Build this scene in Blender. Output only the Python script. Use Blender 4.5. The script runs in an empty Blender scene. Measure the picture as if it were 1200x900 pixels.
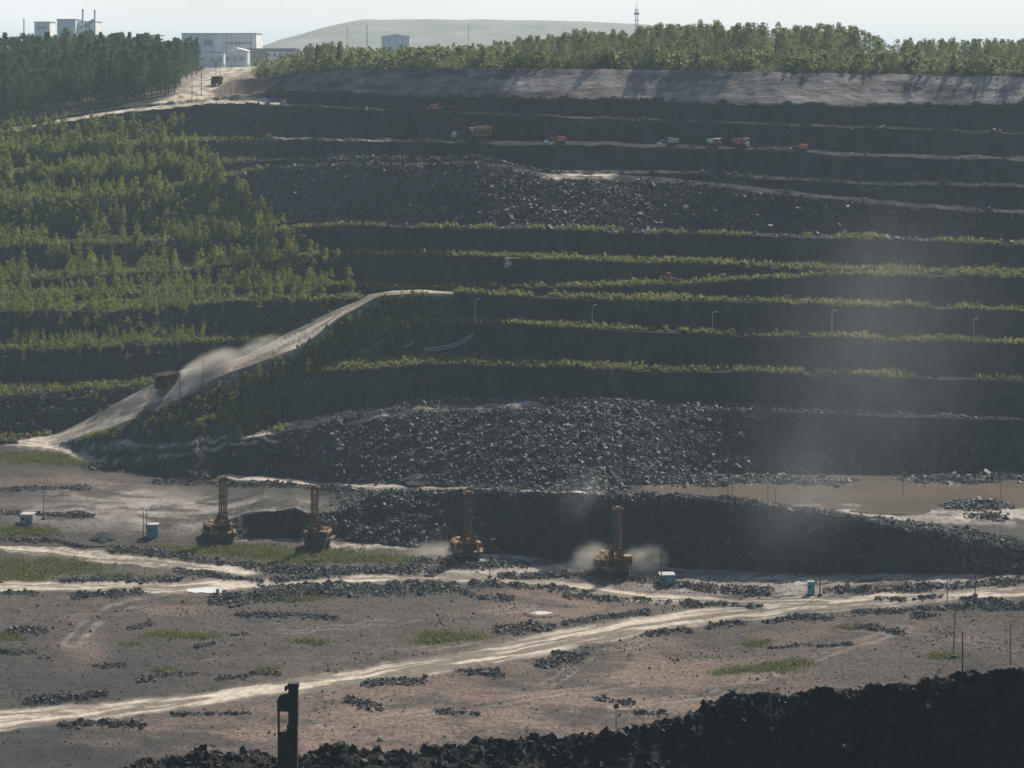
import bpy, bmesh, math, random
import numpy as np
from mathutils import Vector, Matrix
random.seed(7); RNG = np.random.default_rng(11)
S = bpy.context.scene; COL = S.collection
R = math.radians
HAZE = 1.12e-4                        # even density of the air
# ------------------------------------------------------------------ camera, sky, sun, exposure
# photo frame 1200 x 900; level camera with a vertical lens shift, focal length 2500 photo pixels
F, YH, CAMZ = 2500.0, 62.0, 122.0
cam = bpy.data.objects.new('camera', bpy.data.cameras.new('camera')); COL.objects.link(cam)
cam.location = (0, 0, CAMZ); cam.rotation_euler = (R(90), 0, 0)
cam.data.sensor_fit = 'HORIZONTAL'; cam.data.sensor_width = 36.0; cam.data.lens = 36.0 * F / 1200
cam.data.shift_y = -(450 - YH) / 1200
cam.data.clip_start = 1.0; cam.data.clip_end = 9000
S.camera = cam
SUN_EL, SUN_AZ = 46.0, 34.0            # azimuth to the right of the view direction, behind the far wall
W = bpy.data.worlds.new('World'); S.world = W; W.use_nodes = True
nt = W.node_tree; bg = nt.nodes['Background']
sky = nt.nodes.new('ShaderNodeTexSky'); sky.sky_type = 'NISHITA'; sky.sun_disc = False
sky.sun_elevation = R(SUN_EL); sky.sun_rotation = R(SUN_AZ); sky.dust_density = 1.4; sky.air_density = 1.0; sky.ozone_density = 2.0
tc = nt.nodes.new('ShaderNodeTexCoord'); mp = nt.nodes.new('ShaderNodeMapping'); mp.inputs['Scale'].default_value = (1, 1, 5.0)
cn = nt.nodes.new('ShaderNodeTexNoise'); cn.inputs['Scale'].default_value = 3.2; cn.inputs['Detail'].default_value = 7; cn.inputs['Roughness'].default_value = .55
cr = nt.nodes.new('ShaderNodeValToRGB'); cr.color_ramp.elements[0].position = .34; cr.color_ramp.elements[1].position = .62
cr.color_ramp.elements[0].color = (0.66, 0.66, 0.66, 1); cr.color_ramp.elements[1].color = (.95, .95, .95, 1)
cm = nt.nodes.new('ShaderNodeMix'); cm.data_type = 'RGBA'; cm.inputs['B'].default_value = (9.3, 9.45, 9.5, 1)   # thin bright cloud veil
nt.links.new(tc.outputs['Generated'], mp.inputs['Vector']); nt.links.new(mp.outputs['Vector'], cn.inputs['Vector'])
dp = nt.nodes.new('ShaderNodeVectorMath'); dp.operation = 'DOT_PRODUCT'; nt.links.new(tc.outputs['Generated'], dp.inputs[0])
dp.inputs[1].default_value = (math.sin(R(SUN_AZ * .3)) * math.cos(R(12)), math.cos(R(SUN_AZ * .3)) * math.cos(R(12)), math.sin(R(12)))
gl = nt.nodes.new('ShaderNodeMapRange'); gl.interpolation_type = 'SMOOTHSTEP'; gl.inputs['From Min'].default_value = .45; gl.inputs['From Max'].default_value = .88; nt.links.new(dp.outputs['Value'], gl.inputs['Value'])
gm = nt.nodes.new('ShaderNodeMath'); gm.operation = 'MULTIPLY'                       # the veil glows on the sun's side, the rest of the dome is clear
nt.links.new(cn.outputs['Fac'], cr.inputs['Fac']); nt.links.new(cr.outputs['Color'], gm.inputs[0]); nt.links.new(gl.outputs[0], gm.inputs[1]); nt.links.new(gm.outputs[0], cm.inputs['Factor'])
nt.links.new(sky.outputs['Color'], cm.inputs['A']); nt.links.new(cm.outputs['Result'], bg.inputs['Color'])
bg.inputs['Strength'].default_value = 0.08
sl = bpy.data.lights.new('sun', 'SUN'); sl.energy = 5.0; sl.angle = R(0.5); sl.color = (1.0, .91, .78)
sun = bpy.data.objects.new('sun', sl); COL.objects.link(sun)
sdir = Vector((math.sin(R(SUN_AZ)) * math.cos(R(SUN_EL)), math.cos(R(SUN_AZ)) * math.cos(R(SUN_EL)), math.sin(R(SUN_EL))))
sun.rotation_euler = sdir.to_track_quat('Z', 'Y').to_euler(); sun.location = (200, 300, 500)
S.view_settings.view_transform = 'Standard'; S.view_settings.look = 'None'; S.view_settings.gamma = 1
S.view_settings.exposure = 0.42; S.view_settings.use_curve_mapping = False
S.render.engine = 'CYCLES'; cy = S.cycles
cy.max_bounces = 5; cy.diffuse_bounces = 2; cy.glossy_bounces = 2; cy.transmission_bounces = 3; cy.transparent_max_bounces = 8
cy.volume_bounces = 0; cy.volume_step_rate = 3.0; cy.volume_max_steps = 96; cy.use_denoising = True; cy.denoiser = 'OPENIMAGEDENOISE'; cy.denoising_input_passes = 'RGB_ALBEDO_NORMAL'; cy.denoising_prefilter = 'ACCURATE'
cy.sample_clamp_indirect = 4.0; cy.caustics_reflective = False; cy.caustics_refractive = False

# ------------------------------------------------------------------ helpers
def put(o, label=None, cat=None, group=None, kind=None):
    if label: o['label'] = label
    if cat: o['category'] = cat
    if group: o['group'] = group
    if kind: o['kind'] = kind
    return o
def empty(name, loc, rz=0, sc=1, **kw):
    o = bpy.data.objects.new(name, None); COL.objects.link(o)
    o.location = loc; o.rotation_euler = (0, 0, rz); o.scale = (sc, sc, sc); o.empty_display_size = .5
    return put(o, **kw)
def np_mesh(name, V, faces, mat, smooth=False, cols=None, mats=None):
    """V (n,3), faces (m,3) or (m,4) index array"""
    me = bpy.data.meshes.new(name)
    V = np.ascontiguousarray(V, np.float32); faces = np.ascontiguousarray(faces, np.int32)
    m, k = faces.shape
    me.vertices.add(len(V)); me.vertices.foreach_set('co', V.ravel())
    me.loops.add(m * k); me.loops.foreach_set('vertex_index', faces.ravel())
    me.polygons.add(m); me.polygons.foreach_set('loop_start', np.arange(0, m * k, k, dtype=np.int32))
    me.update(calc_edges=True)
    if smooth: me.polygons.foreach_set('use_smooth', np.ones(m, bool))
    else: me.polygons.foreach_set('use_smooth', np.zeros(m, bool))
    for n, a in (cols or {}).items():
        at_ = me.color_attributes.new(n, 'FLOAT_COLOR', 'POINT')
        c4 = np.ones((len(V), 4), np.float32); c4[:, :a.shape[1]] = a
        at_.data.foreach_set('color', c4.ravel())
    if mat: me.materials.append(mat)
    return me
def link(name, me, parent=None, **kw):
    o = bpy.data.objects.new(name, me); COL.objects.link(o)
    if parent: o.parent = parent
    return put(o, **kw)
class MB:
    """collects simple shaped pieces into one mesh"""
    def __init__(s): s.v = []; s.f = []
    def add(s, v, f):
        n = len(s.v); s.v += [tuple(p) for p in v]; s.f += [tuple(i + n for i in q) for q in f]; return s
    def box(s, c, d, rz=0, tx=1, ty=1, rx=0):
        """centre, dimensions; tx, ty taper the top"""
        hx, hy, hz = d[0] / 2, d[1] / 2, d[2] / 2
        b = min(hx, hy, hz) * .12
        pts = []
        for z, k in ((-hz, 0), (hz, 1)):
            ax, ay = (hx * (tx if k else 1), hy * (ty if k else 1))
            pts += [(-ax + b, -ay, z), (ax - b, -ay, z), (ax, -ay + b, z), (ax, ay - b, z), (ax - b, ay, z), (-ax + b, ay, z), (-ax, ay - b, z), (-ax, -ay + b, z)]
        M = Matrix.Translation(c) @ Matrix.Rotation(rz, 4, 'Z') @ Matrix.Rotation(rx, 4, 'X')
        fs = [tuple(range(7, -1, -1)), tuple(range(8, 16))] + [(i, (i + 1) % 8, 8 + (i + 1) % 8, 8 + i) for i in range(8)]
        return s.add([M @ Vector(p) for p in pts], fs)
    def tube(s, a, b, r, n=6, r2=None):
        a, b = Vector(a), Vector(b); r2 = r if r2 is None else r2
        z = (b - a).normalized(); x = z.orthogonal().normalized(); y = z.cross(x)
        v = [a + (x * math.cos(t) + y * math.sin(t)) * r for t in [2 * math.pi * i / n for i in range(n)]]
        v += [b + (x * math.cos(t) + y * math.sin(t)) * r2 for t in [2 * math.pi * i / n for i in range(n)]]
        return s.add(v, [tuple(range(n - 1, -1, -1)), tuple(range(n, 2 * n))] + [(i, (i + 1) % n, n + (i + 1) % n, n + i) for i in range(n)])
    def prism(s, poly, y0, y1, axis='Y'):
        """polygon in XZ extruded along Y (or in YZ along X)"""
        n = len(poly)
        if axis == 'Y': v = [(p[0], y0, p[1]) for p in poly] + [(p[0], y1, p[1]) for p in poly]
        elif axis == 'X': v = [(y0, p[0], p[1]) for p in poly] + [(y1, p[0], p[1]) for p in poly]
        else: v = [(p[0], p[1], y0) for p in poly] + [(p[0], p[1], y1) for p in poly]
        return s.add(v, [tuple(range(n)), tuple(range(2 * n - 1, n - 1, -1))] + [(i, n + i, n + (i + 1) % n, (i + 1) % n) for i in range(n)])
    def mesh(s, name, mat):
        me = bpy.data.meshes.new(name); me.from_pydata(s.v, [], s.f); me.materials.append(mat)
        bm = bmesh.new(); bm.from_mesh(me); bmesh.ops.recalc_face_normals(bm, faces=bm.faces); bm.to_mesh(me); bm.free()
        return me
    def build(s, name, mat, parent=None, **kw): return link(name, s.mesh(name, mat), parent, **kw)
def copy_tree(o, parent=None):
    c = o.copy(); COL.objects.link(c)
    if parent: c.parent = parent
    for ch in list(o.children): copy_tree(ch, c)
    return c
# value noise on a random lattice
_T = np.random.default_rng(5).uniform(-1, 1, 512 * 512).astype(np.float32)
def _h(ix, iy, iz): return _T[((ix + iz * 131) & 511) * 512 + ((iy + iz * 197) & 511)]
def vnoise(x, y, z=None):
    x, y = np.broadcast_arrays(np.asarray(x, np.float32), np.asarray(y, np.float32))
    fx, fy = np.floor(x), np.floor(y); tx, ty = x - fx, y - fy; ix, iy = fx.astype(np.int32), fy.astype(np.int32)
    tx, ty = tx * tx * (3 - 2 * tx), ty * ty * (3 - 2 * ty)
    def lay(iz): 
        a = _h(ix, iy, iz); b = _h(ix + 1, iy, iz); c = _h(ix, iy + 1, iz); d = _h(ix + 1, iy + 1, iz)
        a = a + (b - a) * tx; c = c + (d - c) * tx; return a + (c - a) * ty
    if z is None: return lay(0)
    z = np.broadcast_to(np.asarray(z, np.float32), x.shape); fz = np.floor(z); tz = z - fz; iz = fz.astype(np.int32); tz = tz * tz * (3 - 2 * tz)
    a = lay(iz); return a + (lay(iz + 1) - a) * tz
def fbm(x, y, z=None, o=4, g=.5):
    r = 0; a = 1.0; k = 1.0
    for i in range(o):
        r = r + a * vnoise(np.asarray(x) * k + 17.3 * i, np.asarray(y) * k - 9.1 * i, None if z is None else np.asarray(z) * k + 3.7 * i); a *= g; k *= 2.03
    return r
# ------------------------------------------------------------------ materials
def nn(nt, t, **kw):
    n = nt.nodes.new(t)
    for k, v in kw.items():
        if hasattr(n, k): setattr(n, k, v)
        else: n.inputs[k].default_value = v
    return n
def new_mat(name):
    m = bpy.data.materials.new(name); m.use_nodes = True
    return m, m.node_tree, m.node_tree.nodes['Principled BSDF']
def c4(c): return (*c, 1)
def mat(name, col, rough=.6, metal=0, var=.35, scale=1.5, dirt=None, dscale=.6, spec=.4):
    """painted / worn surface: colour wobble plus dirt patches"""
    m, nt, p = new_mat(name); L = nt.links.new
    co = nn(nt, 'ShaderNodeTexCoord')
    n1 = nn(nt, 'ShaderNodeTexNoise', Scale=scale, Detail=6.0, Roughness=.65); L(co.outputs['Object'], n1.inputs['Vector'])
    mx = nn(nt, 'ShaderNodeMix', data_type='RGBA'); mx.inputs['A'].default_value = c4([x * (1 - var) for x in col]); mx.inputs['B'].default_value = c4([min(1, x * (1 + var)) for x in col])
    L(n1.outputs['Fac'], mx.inputs['Factor']); out = mx.outputs['Result']
    if dirt:
        n2 = nn(nt, 'ShaderNodeTexNoise', Scale=dscale, Detail=8.0, Roughness=.7); L(co.outputs['Object'], n2.inputs['Vector'])
        r = nn(nt, 'ShaderNodeValToRGB'); r.color_ramp.elements[0].position = .45; r.color_ramp.elements[1].position = .62; L(n2.outputs['Fac'], r.inputs['Fac'])
        m2 = nn(nt, 'ShaderNodeMix', data_type='RGBA'); L(r.outputs['Color'], m2.inputs['Factor']); L(out, m2.inputs['A']); m2.inputs['B'].default_value = c4(dirt); out = m2.outputs['Result']
    L(out, p.inputs['Base Color']); p.inputs['Roughness'].default_value = rough; p.inputs['Metallic'].default_value = metal
    p.inputs['Specular IOR Level'].default_value = spec
    return m
def leaf_mat(name, c1, c2, trans=.45, scale=.25):
    m, nt, p = new_mat(name); L = nt.links.new
    nt.nodes.remove(p); out = nt.nodes['Material Output']
    co = nn(nt, 'ShaderNodeTexCoord'); oi = nn(nt, 'ShaderNodeObjectInfo')
    n1 = nn(nt, 'ShaderNodeTexNoise', Scale=scale, Detail=4.0); L(co.outputs['Object'], n1.inputs['Vector'])
    ad = nn(nt, 'ShaderNodeMath', operation='ADD'); L(n1.outputs['Fac'], ad.inputs[0])
    sc = nn(nt, 'ShaderNodeMath', operation='MULTIPLY_ADD'); L(oi.outputs['Random'], sc.inputs[0]); sc.inputs[1].default_value = .7; sc.inputs[2].default_value = -.35
    L(sc.outputs[0], ad.inputs[1]); ad.use_clamp = True
    mx = nn(nt, 'ShaderNodeMix', data_type='RGBA'); mx.inputs['A'].default_value = c4(c1); mx.inputs['B'].default_value = c4(c2); L(ad.outputs[0], mx.inputs['Factor'])
    d = nn(nt, 'ShaderNodeBsdfDiffuse'); t = nn(nt, 'ShaderNodeBsdfTranslucent'); L(mx.outputs['Result'], d.inputs['Color'])
    hs = nn(nt, 'ShaderNodeHueSaturation', Hue=.49, Saturation=1.1, Value=1.5); L(mx.outputs['Result'], hs.inputs['Color']); L(hs.outputs['Color'], t.inputs['Color'])
    ms = nn(nt, 'ShaderNodeMixShader'); ms.inputs[0].default_value = trans; L(d.outputs[0], ms.inputs[1]); L(t.outputs[0], ms.inputs[2]); L(ms.outputs[0], out.inputs['Surface'])
    return m
def terrain_mat():
    m, nt, p = new_mat('quarry_ground'); L = nt.links.new
    co = nn(nt, 'ShaderNodeTexCoord'); A = nn(nt, 'ShaderNodeVertexColor', layer_name='mask_a'); B = nn(nt, 'ShaderNodeVertexColor', layer_name='mask_b')
    sa = nn(nt, 'ShaderNodeSeparateColor'); sb = nn(nt, 'ShaderNodeSeparateColor'); L(A.outputs['Color'], sa.inputs[0]); L(B.outputs['Color'], sb.inputs[0])
    def noise(scale, det=6.0, ro=.6, src=None):
        n = nn(nt, 'ShaderNodeTexNoise', Scale=scale, Detail=det, Roughness=ro); L(src or co.outputs['Object'], n.inputs['Vector']); return n.outputs['Fac']
    def ramp(f, stops):
        r = nn(nt, 'ShaderNodeValToRGB'); e = r.color_ramp.elements
        while len(e) < len(stops): e.new(.5)
        for q, (po, c) in zip(e, stops): q.position = po; q.color = c4(c)
        L(f, r.inputs['Fac']); return r.outputs['Color']
    def mix(f, a, b):
        x = nn(nt, 'ShaderNodeMix', data_type='RGBA'); L(f, x.inputs['Factor'])
        for s, v in (('A', a), ('B', b)):
            if isinstance(v, tuple): x.inputs[s].default_value = c4(v)
            else: L(v, x.inputs[s])
        return x.outputs['Result']
    def mul(a, b):
        x = nn(nt, 'ShaderNodeMath', operation='MULTIPLY', use_clamp=True); L(a, x.inputs[0])
        if isinstance(b, float): x.inputs[1].default_value = b
        else: L(b, x.inputs[1])
        return x.outputs[0]
    n_big, n_mid, n_fine = noise(.018, 5.0), noise(.12, 7.0, .65), noise(1.3, 8.0, .75)
    mpg = nn(nt, 'ShaderNodeMapping'); mpg.inputs['Scale'].default_value = (.6, .6, .05); L(co.outputs['Object'], mpg.inputs['Vector'])
    n_str = noise(.5, 6.0, .7, mpg.outputs[0])                                     # vertical streaks down the faces
    rock = ramp(n_mid, [(.3, (.016, .0195, .0225)), (.55, (.029, .0335, .037)), (.75, (.052, .056, .058))])
    rock = mix(mul(ramp(n_str, [(.5, (0, 0, 0)), (.7, (1, 1, 1))]), .4), rock, (.095, .092, .088))
    rust = ramp(n_big, [(.58, (0, 0, 0)), (.72, (1, 1, 1))])
    rock = mix(mul(rust, .35), rock, (.066, .044, .034))
    flo = ramp(n_fine, [(.28, (.025, .022, .020)), (.5, (.076, .065, .057)), (.72, (.155, .134, .118))])
    flo = mix(mul(ramp(n_mid, [(.5, (0, 0, 0)), (.66, (1, 1, 1))]), .6), flo, (.036, .036, .039))
    c = mix(sb.outputs[2], flo, rock)                                              # mask_b.b : rock
    pink = ramp(n_fine, [(.3, (.085, .063, .054)), (.55, (.195, .142, .118)), (.75, (.32, .25, .21))])
    grit = ramp(n_fine, [(.33, (.25, .25, .25)), (.52, (1, 1, 1))])
    c = mix(mul(sb.outputs[0], grit), c, pink)
    pale = ramp(n_mid, [(.3, (.19, .17, .15)), (.5, (.34, .305, .27)), (.7, (.50, .46, .42))])
    c = mix(mul(sb.outputs[1], grit), c, pale)
    sand = ramp(n_mid, [(.3, (.12, .106, .10)), (.5, (.24, .215, .205)), (.7, (.36, .33, .31))])
    c = mix(sa.outputs[2], c, sand)
    gr = ramp(noise(.5, 7.0, .7), [(.3, (.022, .022, .013)), (.5, (.036, .056, .017)), (.72, (.066, .088, .028))])
    c = mix(sa.outputs[1], c, gr)
    road = ramp(noise(.55, 7.0, .7), [(.28, (.23, .195, .155)), (.5, (.39, .34, .275)), (.72, (.54, .49, .42))])
    rut = nn(nt, 'ShaderNodeMapRange'); L(A.outputs['Alpha'], rut.inputs['Value']); rut.inputs['From Min'].default_value = .38; rut.inputs['From Max'].default_value = .68; rut.inputs['To Min'].default_value = .42; rut.inputs['To Max'].default_value = 1.12
    rv = nn(nt, 'ShaderNodeVectorMath', operation='SCALE'); L(road, rv.inputs[0]); L(rut.outputs[0], rv.inputs['Scale'])
    c = mix(sa.outputs[0], c, rv.outputs[0])
    L(c, p.inputs['Base Color']); p.inputs['Roughness'].default_value = .95; p.inputs['Specular IOR Level'].default_value = .06
    b = nn(nt, 'ShaderNodeBump', Strength=.6, Distance=.35); L(n_fine, b.inputs['Height']); L(b.outputs[0], p.inputs['Normal'])
    return m
def rock_mat(name, stops, rough=.55, spec=.5, scale=.35):
    m, nt, p = new_mat(name); L = nt.links.new
    co = nn(nt, 'ShaderNodeTexCoord'); n = nn(nt, 'ShaderNodeTexNoise', Scale=scale, Detail=5.0, Roughness=.75); L(co.outputs['Object'], n.inputs['Vector'])
    r = nn(nt, 'ShaderNodeValToRGB'); e = r.color_ramp.elements
    while len(e) < len(stops): e.new(.5)
    for q, (po, c) in zip(e, stops): q.position = po; q.color = c4(c)
    L(n.outputs['Fac'], r.inputs['Fac']); L(r.outputs['Color'], p.inputs['Base Color'])
    p.inputs['Roughness'].default_value = rough; p.inputs['Specular IOR Level'].default_value = spec
    return m
M = dict(
    ground=terrain_mat(),
    soil=rock_mat('shade_darkened_soil', [(.3, (.008, .008, .009)), (.5, (.014, .0135, .014)), (.7, (.027, .025, .024))], .9, .15, .25),  # the near bank's shade is put into this very dark soil colour
    rubble=rock_mat('blasted_rock', [(.3, (.030, .030, .031)), (.5, (.062, .060, .059)), (.68, (.15, .144, .137))], .68, .35),
    rubble_floor=rock_mat('loose_floor_rock', [(.3, (.020, .021, .023)), (.5, (.040, .040, .042)), (.7, (.10, .098, .096))], .7, .3),
    gravel=rock_mat('gravel', [(.3, (.025, .025, .027)), (.5, (.045, .044, .046)), (.7, (.08, .078, .078))], .95, .1, 2.5),
    near_rock=rock_mat('near_dark_rock', [(.3, (.013, .013, .014)), (.5, (.022, .022, .023)), (.7, (.040, .038, .038))], .75, .25, .5),
    leaf_forest=leaf_mat('forest_leaves', (.040, .062, .034), (.090, .125, .055), .4),
    leaf_rim=leaf_mat('birch_leaves', (.085, .110, .052), (.19, .22, .105), .5),
    leaf_young=leaf_mat('young_leaves', (.115, .15, .042), (.26, .30, .088), .55, .6),
    grass=leaf_mat('grass_blades', (.070, .085, .035), (.15, .155, .070), .5, .15),
    bark=mat('bark', (.10, .085, .07), .9, var=.4, scale=3),
    birch_bark=mat('birch_bark', (.28, .26, .24), .85, var=.5, scale=2),
    orange=mat('worn_orange_paint', (.31, .15, .042), .5, var=.3, dirt=(.16, .105, .07), dscale=.5),
    amber=mat('dusty_amber_paint', (.27, .155, .042), .55, var=.3, dirt=(.14, .10, .07)),
    red_orange=mat('faded_red_paint', (.48, .15, .08), .5, var=.3, dirt=(.20, .13, .10)),
    rust=mat('rusty_steel', (.12, .056, .024), .7, var=.45, dirt=(.06, .04, .03), dscale=1.2),
    dark=mat('dark_steel', (.035, .033, .032), .6, var=.4, dirt=(.075, .065, .055)),
    black=mat('black_rubber', (.02, .02, .02), .85, var=.4, dirt=(.06, .052, .045)),
    brown_dark=mat('dusty_brown_paint', (.030, .020, .016), .9, var=.3, dirt=(.040, .032, .026), spec=.1),
    white=mat('white_paint', (.72, .71, .68), .5, var=.1, dirt=(.45, .41, .36), dscale=.9),
    glass=mat('dark_glass', (.02, .025, .03), .12, var=.2, spec=.7),
    far_glass=mat('haze_paled_glass', (.26, .30, .32), .4, var=.2),  # distant windows: glass colour lightened to stand in for haze
    teal=mat('teal_paint', (.10, .36, .38), .5, var=.2, dirt=(.14, .26, .27)),
    blue=mat('faded_blue_paint', (.09, .23, .31), .5, var=.2, dirt=(.13, .2, .22)),
    grey=mat('grey_sheet', (.36, .37, .37), .6, var=.2, dirt=(.24, .23, .22)),
    wall=mat('pale_cladding', (.86, .86, .85), .7, var=.12, scale=.4, dirt=(.66, .66, .65), dscale=.08),
    wallblue=mat('blue_grey_cladding', (.60, .66, .69), .7, var=.12, scale=.3, dirt=(.50, .55, .58), dscale=.08),
    brick=mat('dull_red_brick', (.30, .19, .16), .85, var=.25, scale=.6, dirt=(.34, .28, .25), dscale=.2),
    roof=mat('dark_roofing', (.16, .16, .165), .8, var=.2, scale=.5),
    pole=mat('weathered_pole', (.060, .052, .045), .85, var=.35, scale=2),
    steel=mat('galvanised_steel', (.45, .46, .46), .4, .6, var=.2),
    pipe=mat('pale_pipe', (.55, .54, .50), .5, var=.25),
)
# ------------------------------------------------------------------ the pit: one height field, cut into setting objects
def P(*a): return (a[0::2], a[1::2])
def ip(p, x): return np.interp(x, p[0], p[1])
B=[
 # floor rise / lower face
 dict(toe=P(0,640,120,640,200,640,262,634,300,630,400,634,480,642,560,646,640,654,800,667,950,673,1200,672),
      cre=P(0,604,120,606,200,611,240,614,262,611,285,604,310,599,345,596,372,606,400,594,440,578,550,573,640,577,750,581,850,587,950,601,1050,616,1130,632,1200,650),
      cot=P(0,6,200,6,310,.6,360,.5,390,1.3,520,1.5,570,.7,640,.45,1100,.5,1200,.8)),
 dict(toe=P(0,521,60,521,90,524,120,532,180,544,250,553,320,558,400,566,500,569,700,571,780,563,850,558,960,553,1200,556),
      cre=P(0,518,60,517,120,518,200,521,300,512,350,502,400,490,500,477,560,472,700,469,780,476,850,481,900,482,1050,488,1200,492),
      cot=P(0,2,250,2,300,.8,350,1.2,420,1.7,500,2.0,780,1.9,850,.8,900,.5,1200,.5)),
 dict(toe=P(0,511,120,508,200,496,250,490,300,490,400,481,480,470,520,466,700,467,850,474,1000,480,1200,485),
      cre=P(0,465,150,454,220,450,285,447,330,442,400,435,500,428,600,430,700,433,800,436,900,438,1000,440,1100,444,1200,446),
      cot=P(0,.8,250,1.2,300,.5,400,.7,470,1.0,530,.4,1200,.4)),
 dict(toe=P(0,452,150,446,250,440,300,434,400,424,480,418,600,422,800,430,1000,434,1200,441),
      cre=P(0,412,220,402,300,402,370,398,420,388,480,381,560,380,600,382,800,391,1000,398,1200,405),
      cot=P(0,.6,200,.6,300,1.2,400,.8,520,.5,560,.4,1200,.4)),
 dict(toe=P(0,403,220,394,300,393,400,384,480,376,600,377,800,387,1000,393,1200,400),
      cre=P(0,366,120,366,200,360,280,355,340,353,400,352,480,350,540,345,600,349,800,354,1000,359,1200,366),
      cot=P(0,.6,300,.8,450,.8,520,.4,1200,.4)),
 dict(toe=P(0,358,200,352,300,347,400,346,480,346,540,341,600,344,800,349,1000,354,1200,361),
      cre=P(0,349,200,343,300,338,400,338,480,341,540,339,600,339,700,337,800,334,900,328,1000,323,1200,326),
      cot=P(0,.8,300,.9,500,.6,600,.5,1200,.4)),
 dict(toe=P(0,343,200,336,300,330,400,331,480,336,540,335,600,335,700,333,800,330,900,324.5,1000,320.5,1200,323.5),
      cre=P(0,327,150,324,250,315,330,305,400,299,500,300,600,303,700,306,800,309,900,314,1000,318.5,1200,321.5),
      cot=P(0,.7,300,.8,400,.5,1200,.4)),
 dict(toe=P(0,318,150,316,250,308,330,299,400,295,500,296,600,298,800,304,1000,312,1200,317),
      cre=P(0,290,100,287,200,283,300,274,400,266,500,267,600,269,800,275,1000,280,1200,288),
      cot=P(0,.7,250,.9,350,.7,450,.45,1200,.4)),
 dict(toe=P(0,283,150,279,300,269,400,263,600,265,800,272,1000,276,1200,284),
      cre=P(0,237,150,230,250,212,300,200,350,195,400,192,480,194,560,191,620,203,640,209,720,212,800,214,900,226,1000,236,1100,245,1200,251),
      cot=P(0,.9,250,1.2,330,1.5,560,1.5,700,1.4,850,.9,1000,.5,1200,.5)),
 dict(toe=P(0,230,150,224,250,207,300,197,400,190,480,191,560,189,620,199,640,203.5,720,204,800,210,900,221,1000,231,1200,247),
      cre=P(0,205,150,200,250,193,300,189,400,186.5,480,188,560,186,620,198,640,202.5,720,203,800,204,830,202,900,209,1050,218,1200,219),
      cot=P(0,.9,300,1.0,700,1.0,850,.6,1200,.5)),
 dict(toe=P(0,199,150,194,250,188,300,185,400,184,560,184,620,195,640,199,720,199,800,199,900,205,1000,212,1200,215),
      cre=P(0,180,150,172,250,166,330,163.5,400,165,500,167,600,168.5,700,171,800,174,900,177,1000,183,1200,188),
      cot=P(0,.9,250,1.0,320,.7,400,.45,1200,.4)),
 dict(toe=P(0,174,150,166,250,160,330,159,400,161,600,164,800,168.5,1000,178,1200,183),
      cre=P(0,156,30,152,80,142,130,134,200,127,240,122,290,121,330,124,400,127,500,131,600,135,700,139,800,143,900,146,1000,149,1100,153,1200,157),
      cot=P(0,.9,250,.9,310,.7,400,.4,1200,.4)),
 dict(toe=P(0,151,30,148,80,138,130,130.5,200,122.5,250,118,290,117.5,330,120,400,125,600,133,800,141,1000,147,1200,155),
      cre=P(0,149,30,146,80,136,130,128.5,200,120,250,114,275,112.5,290,112,310,109,340,107,400,110,500,113,600,115,700,117,800,120,900,123,1000,125,1200,122),
      cot=P(0,1.5,200,2,240,12,275,12,300,2.5,320,.8,400,.45,1200,.4)),
 dict(toe=P(0,147,30,144,80,134,130,126.5,200,117.5,250,110,275,108,290,108.5,310,106.5,340,105,400,108.5,600,113.7,700,115.7,800,118.6,900,121.5,1000,123.5,1200,120.5),
      cre=P(0,145,30,142,80,132,130,124,200,113,230,103,250,98,275,93,290,92,310,93,340,87,400,82.5,500,80.5,600,81,700,81.5,800,82.5,900,84.5,1000,87,1100,88.5,1200,90.5),
      cot=P(0,1.5,200,3,230,8,250,12,280,12,300,5,330,2,400,1.3,1200,1.3)),
]
def ss(a, b, x): t = np.clip((x - a) / (b - a), 0, 1); return t * t * (3 - 2 * t)
X0, X1, DX = -300.0, 1500.0, 2.0
xs = np.arange(X0, X1 + .1, DX); NC = len(xs)
NEAR = P(-300,916, -100,915,140,905,170,894,210,886,235,878,260,880,290,881,330,890,352,886,400,871,433,880,466,882,533,876,560,868,600,862,666,864,700,863,733,854,766,850,800,843,827,828,850,817,885,812,925,818,967,812,1010,808,1016,801,1067,797,1100,792,1133,790,1166,785,1200,781,1400,770)
Yn, Hn, seg, JIT = [], [], [], []
def add(Y, h, tag=None, rows=0):
    Yn.append(np.asarray(Y, float) + 0 * xs); Hn.append(np.asarray(h, float) + 0 * xs)
    if tag is not None: seg.append((tag, rows))
add(4, 1.9); add(60, 25, 'near', 12); add(200, 80.5, 'near', 20); add(233, 81.5, 'near', 14)
yc = ip(NEAR, xs) + 1.2 * fbm(xs / 22, xs * 0 + 3, o=2)
add(240 + 1.5 * fbm(xs / 40, xs * 0), (yc - YH) / F * 240, 'embankment', 90)
add(300, 123.2, 'embankment', 30)
add(372, 122.6, 'floor', 40)
hf = np.interp(xs, [0, 300, 600, 800, 900, 1000, 1100, 1200, 1400], [121.5, 122, 122, 121.8, 120.6, 118.5, 115.6, 112.8, 112])
yt0 = ip(None or P(0,680,120,680,200,680,262,660,480,668,560,671,640,679,800,690,950,698,1200,697), xs)
add(F * hf / (yt0 - YH), hf, 'floor', 230)
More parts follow.
